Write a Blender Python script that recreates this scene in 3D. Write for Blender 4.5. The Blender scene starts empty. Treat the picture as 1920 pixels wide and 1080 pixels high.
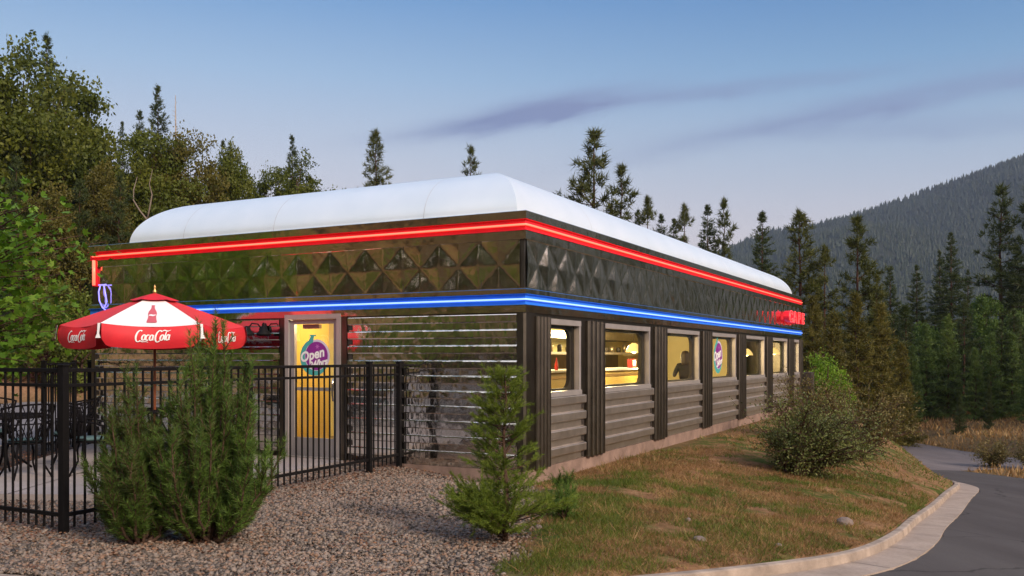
import bpy, bmesh, math, random
import numpy as np
from mathutils import Vector
R_ = math.radians
rng = np.random.default_rng(7)
random.seed(7)
S = bpy.context.scene
COL = S.collection

# ------------------------------------------------------------------ camera
CAMZ = 1.546
F_ = 1713.0; CX = 960.0; VH = 668.0        # focal length, centre column and horizon row of the 1920 px photograph
cd = bpy.data.cameras.new("camera"); cam = bpy.data.objects.new("camera", cd); COL.objects.link(cam)
cam.location = (0, 0, CAMZ); cam.rotation_euler = (R_(90), 0, 0)
cd.sensor_width = 36; cd.lens = 36 * F_ / 1920; cd.shift_y = (VH - 540) / 1920
cd.clip_start = 0.1; cd.clip_end = 9000
S.camera = cam

# ------------------------------------------------------------------ sky, sun, exposure
SUN_EL, SUN_AZ = 30, 140
W_ = bpy.data.worlds.new("World"); S.world = W_; W_.use_nodes = True
nt = W_.node_tree; nt.nodes.clear()
class N:
    """tiny node helper"""
    def __init__(s, tree): s.t = tree
    def n(s, kind, **kw):
        x = s.t.nodes.new(kind)
        for k, v in kw.items(): setattr(x, k, v)
        return x
    def link(s, a, b): s.t.links.new(a, b)
    def val(s, sock, v):
        if hasattr(v, 'is_output') or isinstance(v, bpy.types.NodeSocket): s.t.links.new(v, sock)
        else: sock.default_value = v
    def math(s, op, a, b=0.0, c=None, clamp=False):
        x = s.n('ShaderNodeMath', operation=op, use_clamp=clamp); s.val(x.inputs[0], a); s.val(x.inputs[1], b)
        if c is not None: s.val(x.inputs[2], c)
        return x.outputs[0]
    def mix(s, f, a, b, blend='MIX'):
        x = s.n('ShaderNodeMix', data_type='RGBA', blend_type=blend); s.val(x.inputs[0], f)
        s.val(x.inputs[6], a if not isinstance(a, tuple) else (*a[:3], 1)); s.val(x.inputs[7], b if not isinstance(b, tuple) else (*b[:3], 1))
        return x.outputs[2]
    def ramp(s, f, stops, interp='LINEAR'):
        x = s.n('ShaderNodeValToRGB'); s.val(x.inputs[0], f); r = x.color_ramp; r.interpolation = interp
        while len(r.elements) < len(stops): r.elements.new(0.5)
        for e, (p, c) in zip(r.elements, stops): e.position = p; e.color = (*c, 1) if len(c) == 3 else c
        return x.outputs[0]
    def noise(s, vec, scale, detail=4, rough=.55, dist=0.0, out=0):
        x = s.n('ShaderNodeTexNoise'); s.val(x.inputs['Scale'], scale); x.inputs['Detail'].default_value = detail
        x.inputs['Roughness'].default_value = rough; x.inputs['Distortion'].default_value = dist
        if vec is not None: s.link(vec, x.inputs['Vector'])
        return x.outputs[out]
    def smooth(s, v, a, b):
        x = s.n('ShaderNodeMapRange', interpolation_type='SMOOTHSTEP'); s.val(x.inputs[0], v)
        x.inputs[1].default_value = a; x.inputs[2].default_value = b
        return x.outputs[0]
w = N(nt)
sky = w.n('ShaderNodeTexSky', sky_type='NISHITA'); sky.sun_disc = False
sky.sun_elevation = R_(SUN_EL); sky.sun_rotation = R_(SUN_AZ); sky.air_density = 1.2; sky.dust_density = 2.5
tc = w.n('ShaderNodeTexCoord'); sx = w.n('ShaderNodeSeparateXYZ'); w.link(tc.outputs['Generated'], sx.inputs[0])
X, Y, Z = sx.outputs
grad = w.ramp(Z, [(0.0, (.86, .66, .60)), (.10, (.78, .67, .67)), (.155, (.72, .68, .73)), (.21, (.60, .65, .76)), (.29, (.36, .53, .75)), (.363, (.17, .36, .66)), (.42, (.11, .29, .58)), (1.0, (.16, .32, .62))])
# right half of the sky a little deeper, the side behind the camera lighter
side = w.smooth(X, -.35, .6)
grad = w.mix(w.math('MULTIPLY', side, w.smooth(Z, .02, .36)), grad, w.mix(1, grad, (.40, .62, .76), 'MULTIPLY'))
back = w.smooth(Y, .15, -.75)
grad = w.mix(back, grad, w.ramp(Z, [(0, (1.9, 1.45, 1.15)), (.25, (1.9, 1.7, 1.55)), (.7, (1.25, 1.35, 1.5)), (1, (.7, .9, 1.2))]))
# afterglow low on the right, outside the picture
glow = w.math('MULTIPLY', w.smooth(w.math('SUBTRACT', X, w.math('MULTIPLY', Y, .9)), .12, .55), w.math('SUBTRACT', 1, w.smooth(Z, .35, .95)))
grad = w.mix(w.math('MULTIPLY', glow, .9), grad, (1.75, 1.38, 1.22))
# thin dusk clouds
Ys = w.math('MAXIMUM', Y, .05); pu = w.math('DIVIDE', X, Ys); pv = w.math('DIVIDE', Z, Ys)
cv = w.n('ShaderNodeCombineXYZ'); w.link(pu, cv.inputs[0]); w.link(pv, cv.inputs[1])
front = w.smooth(Y, .2, .5)
def streak(cu, cvv, ang, la, lb, sc, amp):
    c, s_ = math.cos(ang), math.sin(ang)
    du = w.math('SUBTRACT', pu, cu); dv = w.math('SUBTRACT', pv, cvv)
    a = w.math('ADD', w.math('MULTIPLY', du, c), w.math('MULTIPLY', dv, s_))
    b = w.math('SUBTRACT', w.math('MULTIPLY', dv, c), w.math('MULTIPLY', du, s_))
    k = w.n('ShaderNodeCombineXYZ'); w.link(w.math('MULTIPLY', a, sc), k.inputs[0]); w.link(w.math('MULTIPLY', b, sc * 5), k.inputs[1])
    nz = w.noise(k.outputs[0], 1.0, 5, .55, .4)
    b2 = w.math('ADD', b, w.math('MULTIPLY', w.math('SUBTRACT', nz, .5), lb * 2.2))
    g = w.math('ADD', w.math('POWER', w.math('ABSOLUTE', w.math('DIVIDE', a, la)), 2), w.math('POWER', w.math('ABSOLUTE', w.math('DIVIDE', b2, lb)), 2))
    m = w.math('POWER', 2.718, w.math('MULTIPLY', g, -1))
    m = w.math('MULTIPLY', m, w.math('MULTIPLY_ADD', nz, 1.2, .15, clamp=True))
    return w.math('MULTIPLY', w.math('MULTIPLY', m, front), amp)
m = streak(.035, .270, .20, .095, .013, 11, 1.35)
m = w.math('ADD', m, streak(-.05, .250, .13, .10, .010, 12, .6))
m = w.math('ADD', m, streak(.22, .290, .12, .17, .008, 10, .7))
m = w.math('ADD', m, streak(.40, .275, .20, .24, .013, 9, .9))
m = w.math('ADD', m, streak(.45, .25, .05, .2, .012, 9, .4), clamp=True)
grad = w.mix(m, grad, (.20, .25, .45))
skys = w.mix(1.0, sky.outputs[0], (.10, .10, .10), 'MULTIPLY')
final = w.mix(.9, skys, grad)
bg = w.n('ShaderNodeBackground'); w.link(final, bg.inputs[0]); bg.inputs[1].default_value = 1.1
wo = w.n('ShaderNodeOutputWorld'); w.link(bg.outputs[0], wo.inputs[0])

sl = bpy.data.lights.new("sun", 'SUN'); sl.energy = 4.0; sl.angle = R_(13); sl.color = (1.0, .86, .72)
so = bpy.data.objects.new("sun", sl); COL.objects.link(so)
az, el = R_(SUN_AZ), R_(SUN_EL)
sd = Vector((math.sin(az) * math.cos(el), math.cos(az) * math.cos(el), math.sin(el)))
so.rotation_euler = sd.to_track_quat('Z', 'Y').to_euler()
S.view_settings.view_transform = 'Standard'; S.view_settings.look = 'None'
S.view_settings.exposure = 0.0; S.view_settings.gamma = 1.0
S.cycles.use_denoising = True
try: S.cycles.denoiser = 'OPENIMAGEDENOISE'
except Exception: pass
S.cycles.max_bounces = 7; S.cycles.diffuse_bounces = 3; S.cycles.glossy_bounces = 4; S.cycles.transparent_max_bounces = 12
S.cycles.caustics_reflective = False; S.cycles.caustics_refractive = False; S.cycles.sample_clamp_indirect = 4
S.cycles.volume_bounces = 0

# ------------------------------------------------------------------ mesh helpers
def fast_mesh(name, V, Fc):
    """V (n,3); Fc (m,k) index array"""
    V = np.ascontiguousarray(V, np.float32); Fc = np.ascontiguousarray(Fc, np.int32)
    me = bpy.data.meshes.new(name); me.vertices.add(len(V)); me.vertices.foreach_set('co', V.ravel())
    k = Fc.shape[1]; me.loops.add(Fc.size); me.loops.foreach_set('vertex_index', Fc.ravel())
    me.polygons.add(len(Fc)); me.polygons.foreach_set('loop_start', np.arange(0, Fc.size, k, dtype=np.int32))
    me.update(calc_edges=True); return me
class MB:
    def __init__(s): s.v = []; s.f = []; s.sm = []
    def quad(s, *p, smooth=False): s.poly(p, smooth)
    def poly(s, p, smooth=False):
        b = len(s.v); s.v += [tuple(q) for q in p]; s.f.append(tuple(range(b, b + len(p)))); s.sm.append(smooth); return s
    def box(s, x0, x1, y0, y1, z0, z1, bev=0):
        if bev:
            x = [(x0, x0 + bev, x1 - bev, x1)][0]; return s._bbox(x0, x1, y0, y1, z0, z1, bev)
        b = len(s.v)
        s.v += [(x, y, z) for z in (z0, z1) for y in (y0, y1) for x in (x0, x1)]
        for q in ((0, 2, 3, 1), (4, 5, 7, 6), (0, 1, 5, 4), (2, 6, 7, 3), (0, 4, 6, 2), (1, 3, 7, 5)): s.f.append(tuple(b + i for i in q)); s.sm.append(False)
        return s
    def _bbox(s, x0, x1, y0, y1, z0, z1, c):
        bm = bmesh.new(); bmesh.ops.create_cube(bm, size=1)
        for v in bm.verts: v.co = ((x0 + x1) / 2 + v.co.x * (x1 - x0), (y0 + y1) / 2 + v.co.y * (y1 - y0), (z0 + z1) / 2 + v.co.z * (z1 - z0))
        bmesh.ops.bevel(bm, geom=bm.edges[:], offset=c, segments=2, profile=.6, affect='EDGES')
        s.bm(bm); return s
    def bm(s, bm, smooth=False):
        b = len(s.v); bm.verts.index_update()
        s.v += [tuple(v.co) for v in bm.verts]
        for f in bm.faces: s.f.append(tuple(b + v.index for v in f.verts)); s.sm.append(smooth)
        bm.free()
    def grid(s, P, smooth=True):
        """P: rows of points"""
        b = len(s.v); m_, n_ = len(P), len(P[0])
        for r in P: s.v += [tuple(q) for q in r]
        for i in range(m_ - 1):
            for j in range(n_ - 1):
                a = b + i * n_ + j; s.f.append((a, a + 1, a + n_ + 1, a + n_)); s.sm.append(smooth)
        return s
    def tube(s, pts, rad, n=8, cap=True, smooth=True):
        pts = [Vector(p) for p in pts]; k = len(pts)
        if not isinstance(rad, (list, tuple)): rad = [rad] * k
        b = len(s.v); up = Vector((0, 0, 1))
        d0 = (pts[1] - pts[0]).normalized()
        if abs(d0.z) > .9: up = Vector((1, 0, 0))
        a = d0.cross(up).normalized()
        for i in range(k):
            d = (pts[min(i + 1, k - 1)] - pts[max(i - 1, 0)])
            if d.length < 1e-9: d = d0
            d.normalize(); a = (a - d * a.dot(d)).normalized(); c = d.cross(a)
            for j in range(n):
                t = 2 * math.pi * j / n; s.v.append(tuple(pts[i] + (a * math.cos(t) + c * math.sin(t)) * rad[i]))
        for i in range(k - 1):
            for j in range(n):
                s.f.append((b + i * n + j, b + i * n + (j + 1) % n, b + (i + 1) * n + (j + 1) % n, b + (i + 1) * n + j)); s.sm.append(smooth)
        if cap:
            s.f.append(tuple(b + j for j in range(n))[::-1]); s.sm.append(False)
            s.f.append(tuple(b + (k - 1) * n + j for j in range(n))); s.sm.append(False)
        return s
    def lathe(s, prof, c=(0, 0, 0), n=24, smooth=True):
        b = len(s.v)
        for r, z in prof:
            for j in range(n):
                t = 2 * math.pi * j / n; s.v.append((c[0] + r * math.cos(t), c[1] + r * math.sin(t), c[2] + z))
        for i in range(len(prof) - 1):
            for j in range(n):
                s.f.append((b + i * n + j, b + i * n + (j + 1) % n, b + (i + 1) * n + (j + 1) % n, b + (i + 1) * n + j)); s.sm.append(smooth)
        return s
    def map(s, f): s.v = [tuple(f(*p)) for p in s.v]; return s
    def add(s, V, Fs):
        b = len(s.v); s.v += [tuple(q) for q in V]
        for f in Fs: s.f.append(tuple(b + i for i in f)); s.sm.append(False)
        return s
    def build(s, name, mat, parent=None, loc=None, rot=None):
        me = bpy.data.meshes.new(name); me.from_pydata(s.v, [], s.f)
        if any(s.sm): me.polygons.foreach_set('use_smooth', s.sm)
        me.update(); return obj(name, me, mat, parent, loc, rot)
def obj(name, me, mat, parent=None, loc=None, rot=None):
    o = bpy.data.objects.new(name, me); COL.objects.link(o)
    if mat is not None and me is not None and not me.materials: me.materials.append(mat)
    if parent is not None: o.parent = parent
    if loc is not None: o.location = loc
    if rot is not None: o.rotation_euler = rot
    return o
def tag(o, label=None, cat=None, group=None, kind=None):
    if label: o['label'] = label
    if cat: o['category'] = cat
    if group: o['group'] = group
    if kind: o['kind'] = kind
    return o
def thing(name, label, cat, loc=(0, 0, 0), rz=0, group=None):
    o = bpy.data.objects.new(name, None); COL.objects.link(o); o.location = loc; o.rotation_euler = (0, 0, rz); o.empty_display_size = .2
    return tag(o, label, cat, group)
def children(o): return [c for c in bpy.data.objects if c.parent == o]
def dup(o, label=None, loc=None, rz=None, scale=None, parent=None):
    c = o.copy(); COL.objects.link(c)
    if parent is not None: c.parent = parent
    if label: c['label'] = label
    if loc is not None: c.location = loc
    if rz is not None: c.rotation_euler = (0, 0, rz)
    if scale is not None: c.scale = scale if hasattr(scale, '__len__') else (scale,) * 3
    for k in KIDS.get(o.name, None) or children(o): dup(k, parent=c)
    return c
KIDS = {}
def text_geo(txt, size=1, shear=0.0, offset=0.0):
    cu = bpy.data.curves.new('lettering', 'FONT'); cu.body = txt; cu.size = size; cu.shear = shear; cu.offset = offset
    cu.align_x = 'CENTER'; cu.align_y = 'CENTER'; cu.resolution_u = 4
    o = bpy.data.objects.new('lettering', cu); COL.objects.link(o)
    dg = bpy.context.evaluated_depsgraph_get(); me = bpy.data.meshes.new_from_object(o.evaluated_get(dg))
    V = [tuple(v.co) for v in me.vertices]; Fs = [tuple(p.vertices) for p in me.polygons]
    bpy.data.objects.remove(o); bpy.data.meshes.remove(me); bpy.data.curves.remove(cu)
    return V, Fs
def ribbon(mb, pts, wid, f):
    """flat brush stroke through 2D points; f maps 2D to 3D; wid = one width per point"""
    n = len(pts)
    if not isinstance(wid, (list, tuple)): wid = [wid] * n
    L, Rr = [], []
    for i in range(n):
        a = pts[max(i - 1, 0)]; b = pts[min(i + 1, n - 1)]; dx, dy = b[0] - a[0], b[1] - a[1]; l = math.hypot(dx, dy) or 1
        nx, ny = -dy / l, dx / l; h = wid[i] / 2
        L.append(f(pts[i][0] + nx * h, pts[i][1] + ny * h)); Rr.append(f(pts[i][0] - nx * h, pts[i][1] - ny * h))
    mb.grid([L, Rr], smooth=False)

# ------------------------------------------------------------------ materials
def new_mat(name):
    m_ = bpy.data.materials.new(name); m_.use_nodes = True; t = m_.node_tree; t.nodes.clear(); k = N(t)
    out = k.n('ShaderNodeOutputMaterial'); p = k.n('ShaderNodeBsdfPrincipled'); k.link(p.outputs[0], out.inputs[0])
    return m_, k, p, out
def mat(name, col, rough=.6, metal=0, var=.25, scale=6, bump=0, bscale=30, spec=.5, coord='Object', col2=None, dist=.02):
    m_, k, p, out = new_mat(name)
    c = k.n('ShaderNodeTexCoord').outputs[coord]
    nz = k.noise(c, scale, 6, .6)
    if col2 is None:
        a = tuple(x * (1 - var) for x in col); b = tuple(min(1, x * (1 + var)) for x in col)
    else: a, b = col, col2
    k.link(k.ramp(nz, [(.3, a), (.7, b)]), p.inputs['Base Color'])
    p.inputs['Roughness'].default_value = rough; p.inputs['Metallic'].default_value = metal; p.inputs['Specular IOR Level'].default_value = spec
    if bump:
        bn = k.n('ShaderNodeBump'); bn.inputs['Strength'].default_value = bump; bn.inputs['Distance'].default_value = dist
        k.link(k.noise(c, bscale, 5, .6), bn.inputs['Height']); k.link(bn.outputs[0], p.inputs['Normal'])
    return m_
def foliage(name, cols, rough=.55, trans=.25, spec=.25, patch=.35, pscale=.35):
    """leaves: every leaf its own tint; broad patches of lighter and darker growth; part of the light comes through"""
    m_, k, p, out = new_mat(name)
    g = k.n('ShaderNodeNewGeometry'); oi = k.n('ShaderNodeObjectInfo')
    st = [(i / max(1, len(cols) - 1), c) for i, c in enumerate(cols)]
    tcx = k.n('ShaderNodeTexCoord').outputs['Object']
    nz = k.noise(tcx, pscale, 3)
    f = k.math('ADD', k.math('MULTIPLY', g.outputs['Random Per Island'], 1 - patch), k.math('MULTIPLY', k.smooth(nz, .3, .7), patch))
    f = k.math('ADD', f, k.math('MULTIPLY', k.math('SUBTRACT', oi.outputs['Random'], .5), .25), clamp=True)
    c = k.ramp(f, st)
    k.link(c, p.inputs['Base Color']); p.inputs['Roughness'].default_value = rough; p.inputs['Specular IOR Level'].default_value = spec
    if trans:
        tr = k.n('ShaderNodeBsdfTranslucent'); k.link(k.mix(1, c, (1.25, 1.25, .7), 'MULTIPLY'), tr.inputs[0])
        mx = k.n('ShaderNodeMixShader'); mx.inputs[0].default_value = trans; k.link(p.outputs[0], mx.inputs[1]); k.link(tr.outputs[0], mx.inputs[2]); k.link(mx.outputs[0], out.inputs[0])
    return m_
def emit(name, col, strength):
    m_, k, p, out = new_mat(name); p.inputs['Base Color'].default_value = (*col, 1); p.inputs['Emission Color'].default_value = (*col, 1)
    p.inputs['Emission Strength'].default_value = strength; p.inputs['Roughness'].default_value = .3
    return m_
def steel(name, tint, rough, wob, wscale, stretch=(1, 1, 1), streak=.06):
    """polished sheet steel: slightly wavy, faintly smeared"""
    m_, k, p, out = new_mat(name); c = k.n('ShaderNodeTexCoord').outputs['Object']
    mp = k.n('ShaderNodeMapping'); k.link(c, mp.inputs[0]); mp.inputs['Scale'].default_value = stretch
    p.inputs['Metallic'].default_value = 1
    st = k.noise(mp.outputs[0], 5, 6, .65)
    k.link(k.ramp(st, [(.3, tuple(x * .82 for x in tint)), (.7, tint)]), p.inputs['Base Color'])
    k.link(k.math('MULTIPLY_ADD', st, streak * 2, max(.02, rough - streak)), p.inputs['Roughness'])
    b = k.n('ShaderNodeBump'); b.inputs['Strength'].default_value = wob; b.inputs['Distance'].default_value = .05
    k.link(k.noise(mp.outputs[0], wscale, 2, .5), b.inputs['Height']); k.link(b.outputs[0], p.inputs['Normal'])
    return m_
M = {}
M['steel'] = steel('polished_steel', (.94, .83, .66), .12, .16, 3.5)
M['steel_siding'] = steel('steel_siding', (.93, .90, .84), .10, .20, 4.0, (1.2, 1.2, .8))
M['steel_long'] = steel('brushed_steel', (.76, .67, .58), .42, .10, 3.0)
M['steel_dark'] = steel('dark_steel', (.20, .175, .145), .30, .015, 3.0)
M['roof'] = None
M['alu'] = mat('aluminium', (.50, .45, .43), .38, .55, .1, 3)
M['alu_door'] = mat('door_aluminium', (.36, .33, .33), .42, .5, .08, 3)
M['concrete'] = mat('concrete', (.30, .22, .18), .9, 0, .3, 3, .35, 40, .2)
M['found'] = mat('foundation_concrete', (.24, .16, .125), .92, 0, .35, 2.5, .4, 25, .2)
M['kerb'] = mat('kerb_concrete', (.34, .265, .21), .9, 0, .40, 3.0, .4, 60, .2)
M['slab'] = mat('slab_concrete', (.33, .28, .26), .85, 0, .16, 1.2, .15, 60, .25)
M['black'] = mat('black_powder_coat', (.007, .006, .006), .6, 0, .2, 20, spec=.12)
M['iron'] = mat('cast_iron', (.007, .006, .007), .7, 0, .2, 20, .2, 90, spec=.08)
M['bark'] = mat('bark', (.085, .05, .035), .95, 0, .45, 8, .8, 14, .1, dist=.05)
M['bark_red'] = mat('pine_bark', (.065, .034, .023), .95, 0, .4, 6, .8, 12, .1, dist=.05)
M['bark_pale'] = mat('pale_bark', (.30, .25, .21), .9, 0, .3, 6, .4, 20, .1)
M['cushion'] = mat('cushion', (.06, .11, .11), .85, 0, .15, 10)
M['wood'] = mat('umbrella_pole_wood', (.25, .075, .03), .45, 0, .25, 9)
M['white'] = mat('white_fabric', (.80, .76, .74), .8, 0, .04, 4)
M['red'] = mat('red_fabric', (.62, .012, .022), .65, 0, .10, 4)
M['red_l'] = mat('faded_red_fabric', (.66, .035, .04), .65, 0, .08, 4)
M['print_w'] = mat('white_print', (.82, .78, .76), .6, 0, .03, 4)
M['print_r'] = mat('red_print', (.55, .10, .12), .6, 0, .05, 4)
M['yellow'] = mat('yellow_paint', (.76, .53, .13), .55, 0, .05, 2)
M['cream'] = mat('cream_paint', (.78, .66, .32), .6, 0, .06, 2)
M['teal'] = mat('teal_vinyl', (.06, .36, .33), .5, 0, .04, 4)
M['purple'] = mat('purple_vinyl', (.23, .02, .23), .5, 0, .06, 4)
M['pale'] = mat('pale_vinyl', (.62, .56, .66), .5, 0, .04, 4)
M['pink'] = mat('pink_vinyl', (.42, .12, .40), .5, 0, .04, 4)
M['dark'] = mat('dark_brown', (.035, .026, .02), .6, 0, .3, 6)
M['inner'] = mat('window_lining', (.05, .042, .034), .6, 0, .2, 5)
M['brass'] = mat('brass', (.55, .33, .12), .3, .8, .1, 10)
M['red_pl'] = mat('red_plastic', (.6, .03, .02), .35, 0, .05, 5)
M['neon_r'] = emit('red_neon_glass', (1.0, .14, .08), 2.0)
M['neon_b'] = emit('blue_neon_glass', (.22, .36, 1.0), 1.9)
M['neon_v'] = emit('violet_neon_glass', (.24, .22, 1.0), 1.7)
M['glow_back_r'] = mat('red_glow_channel', (.72, .004, .022), .5, 0, .08, 5)  # red neon glow on the steel backing, put into its colour
M['glow_back_b'] = mat('blue_glow_channel', (.02, .20, .70), .5, 0, .08, 5)  # blue neon glow on the backing, likewise painted as its colour
M['sign_r'] = emit('red_sign_face', (.75, .010, .025), .35)
M['sign_t'] = emit('red_sign_tube', (1.0, .10, .10), 1.0)
M['bulb'] = emit('warm_bulb', (1.0, .78, .38), 9)
M['shade'] = emit('glass_shade', (1.0, .72, .25), 1.2)
M['rubber'] = mat('black_rubber', (.02, .02, .02), .7)
# glass: a thin sheet that lets most light through and reflects at a glance
def glass(name, refl=1.0, tint=(1, 1, 1)):
    m_, k, p, out = new_mat(name); t = k.n('ShaderNodeBsdfTransparent'); t.inputs[0].default_value = (*tint, 1)
    g = k.n('ShaderNodeBsdfGlossy'); g.inputs['Roughness'].default_value = .02
    fr = k.n('ShaderNodeFresnel'); fr.inputs[0].default_value = 1.45
    mx = k.n('ShaderNodeMixShader'); k.link(k.math('MULTIPLY', fr.outputs[0], refl), mx.inputs[0]); k.link(t.outputs[0], mx.inputs[1]); k.link(g.outputs[0], mx.inputs[2]); k.link(mx.outputs[0], out.inputs[0])
    return m_
M['glass'] = glass('window_glass', .8, (.93, .92, .86))
# roof: satin white sheet metal
m_, k, p, out = new_mat('white_roof_metal'); c = k.n('ShaderNodeTexCoord').outputs['Object']
k.link(k.ramp(k.noise(c, 1.3, 5), [(.3, (.76, .83, .88)), (.7, (.84, .89, .93))]), p.inputs['Base Color'])
p.inputs['Metallic'].default_value = .30; p.inputs['Roughness'].default_value = .30
b = k.n('ShaderNodeBump'); b.inputs['Strength'].default_value = .10; b.inputs['Distance'].default_value = .05; k.link(k.noise(c, 1.1, 2), b.inputs['Height']); k.link(b.outputs[0], p.inputs['Normal'])
M['roof'] = m_
# foliage
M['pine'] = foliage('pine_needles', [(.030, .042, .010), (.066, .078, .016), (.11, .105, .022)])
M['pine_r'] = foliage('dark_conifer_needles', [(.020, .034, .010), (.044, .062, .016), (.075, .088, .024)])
M['ochre'] = foliage('ochre_needles', [(.062, .060, .012), (.115, .100, .018), (.18, .145, .03)], pscale=.8)
M['young'] = foliage('young_pine_needles', [(.050, .088, .022), (.095, .145, .034), (.16, .205, .05)])
M['oak'] = foliage('oak_leaves', [(.036, .052, .006), (.078, .096, .010), (.13, .135, .017)], patch=.70)
M['oak_brown'] = foliage('tan_oak_leaves', [(.050, .046, .008), (.092, .082, .013), (.14, .115, .02)], patch=.70)
M['maple'] = foliage('maple_leaves', [(.055, .13, .010), (.105, .21, .016), (.18, .29, .028)], trans=.35, pscale=.9)
M['light'] = foliage('light_green_leaves', [(.045, .080, .015), (.075, .125, .022), (.12, .17, .035)], trans=.35, pscale=.5)
M['bright'] = foliage('bright_green_leaves', [(.10, .20, .02), (.17, .29, .025), (.26, .36, .04)], trans=.4, pscale=.9)
M['bush'] = foliage('mugo_pine_needles', [(.085, .068, .024), (.056, .104, .017), (.105, .178, .028), (.19, .27, .05)], pscale=1.3, trans=.2)
M['cedar'] = foliage('cedar_sprays', [(.065, .105, .012), (.135, .185, .022), (.24, .28, .04)], pscale=1.5)
M['shrub'] = foliage('shrub_leaves', [(.060, .080, .024), (.120, .145, .042), (.22, .22, .07)], pscale=.9, trans=.2)
M['shrub2'] = foliage('dry_shrub_leaves', [(.085, .078, .026), (.15, .125, .04), (.25, .18, .07)], pscale=.9)
M['redbush'] = foliage('red_barberry_leaves', [(.045, .016, .014), (.085, .030, .024), (.12, .055, .035)])
M['sapling'] = foliage('yellowish_sapling_leaves', [(.065, .095, .012), (.12, .15, .02), (.18, .19, .034)])
M['far'] = foliage('far_forest', [(.008, .016, .007), (.016, .027, .010), (.030, .042, .014)], trans=0, pscale=.006, patch=.5)
M['blade'] = foliage('grass_blades', [(.050, .075, .010), (.10, .13, .016), (.17, .17, .03)], pscale=1.2)
M['straw'] = foliage('dry_grass_blades', [(.14, .070, .030), (.27, .15, .065), (.46, .30, .13)], pscale=1.2)
M['litter'] = foliage('leaf_litter', [(.06, .024, .015), (.14, .058, .03), (.25, .13, .07)], trans=0, patch=.2)
M['stone'] = foliage('gravel_stones', [(.050, .040, .033), (.155, .122, .098), (.26, .205, .165), (.21, .12, .075), (.44, .37, .31)], trans=0, spec=.3, patch=.15, pscale=.8)

# ------------------------------------------------------------------ the lie of the land
BO = np.array((0.165, 12.275)); BANG = R_(62.414); BR = np.array((math.cos(BANG), math.sin(BANG))); BL = np.array((-BR[1], BR[0]))
BLEN, BWID = 20.25, 8.6
def b2w(s, t): q = BO + BR * s + BL * t; return q[0], q[1]
# line of the kerb round the island the diner stands on (x, y, top z)
KERB = np.array([(-2.0, 80, -.3), (-1.0, 48, -.2), (1.6, 36.5, -.1), (-4.2, 24.6, -.02), (-8.1, 17.1, -.02), (-8.9, 16.2, -.02), (-9.3, 14, -.01), (-8.9, 10.6, 0), (-7.2, 8.1, 0), (-5.2, 7.0, -.01), (-3.7, 6.58, -.02),
    (-3.0, 6.45, -.03), (-1.4, 6.35, -.06), (0.0, 6.55, -.10), (1.0, 7.08, -.15), (1.91, 7.78, -.24), (2.93, 8.62, -.33), (3.75, 9.68, -.45), (4.7, 11.2, -.58), (5.66, 13.0, -.75), (7.0, 15.3, -.93), (8.48, 17.9, -1.10), (9.75, 20.1, -1.25), (10.45, 21.9, -1.42), (10.7, 23.2, -1.52)])
EDGE = np.array([(11.9, 25.8, -1.72), (14.3, 32.0, -2.2), (19.8, 45.5, -2.6), (27, 62, -3.0), (36, 84, -3.2)])
def smoothline(P, n=6):
    out = []
    for i in range(len(P) - 1):
        p0, p1, p2, p3 = P[max(i - 1, 0)], P[i], P[i + 1], P[min(i + 2, len(P) - 1)]
        for t in np.arange(n) / n:
            out.append(.5 * ((2 * p1) + (-p0 + p2) * t + (2 * p0 - 5 * p1 + 4 * p2 - p3) * t * t + (-p0 + 3 * p1 - 3 * p2 + p3) * t ** 3))
    out.append(P[-1]); return np.array(out)
KS = np.vstack([KERB[:5][:-1], smoothline(KERB[4:], 5)])
ELINE = np.vstack([KS, EDGE])
def near_line(x, y, L=ELINE):
    """distance to the polyline and its z there"""
    best = np.full(x.shape, 1e9); zz = np.zeros(x.shape)
    for a, b_ in zip(L[:-1], L[1:]):
        d = b_[:2] - a[:2]; l2 = d @ d + 1e-12
        t = np.clip(((x - a[0]) * d[0] + (y - a[1]) * d[1]) / l2, 0, 1)
        q = np.hypot(x - a[0] - t * d[0], y - a[1] - t * d[1]); m_ = q < best
        best = np.where(m_, q, best); zz = np.where(m_, a[2] + t * (b_[2] - a[2]), zz)
    return best, zz
def inside(x, y, P):
    r = np.zeros(x.shape, bool); n = len(P)
    for i in range(n):
        a, b_ = P[i], P[(i + 1) % n]
        c = ((a[1] > y) != (b_[1] > y)) & (x < (b_[0] - a[0]) * (y - a[1]) / ((b_[1] - a[1]) + 1e-12) + a[0]); r ^= c
    return r
def sst(v, a, b_): t = np.clip((v - a) / (b_ - a), 0, 1); return t * t * (3 - 2 * t)
def vnoise(x, y, s, seed=0):
    """cheap smooth value noise"""
    r = np.random.default_rng(seed); T = r.random((64, 64)); x = x / s; y = y / s
    xi = np.floor(x).astype(int); yi = np.floor(y).astype(int); fx = x - xi; fy = y - yi; fx = fx * fx * (3 - 2 * fx); fy = fy * fy * (3 - 2 * fy)
    g = lambda i, j: T[i % 64, j % 64]
    return (g(xi, yi) * (1 - fx) + g(xi + 1, yi) * fx) * (1 - fy) + (g(xi, yi + 1) * (1 - fx) + g(xi + 1, yi + 1) * fx) * fy
ROADR = np.array([(4.0, -6.0), (6.5, 2.0), (9.0, 9.5), (11.6, 16.5), (14.6, 24.5), (14.75, 26.6), (14.6, 29.6)])   # right edge of the driveway
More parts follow.
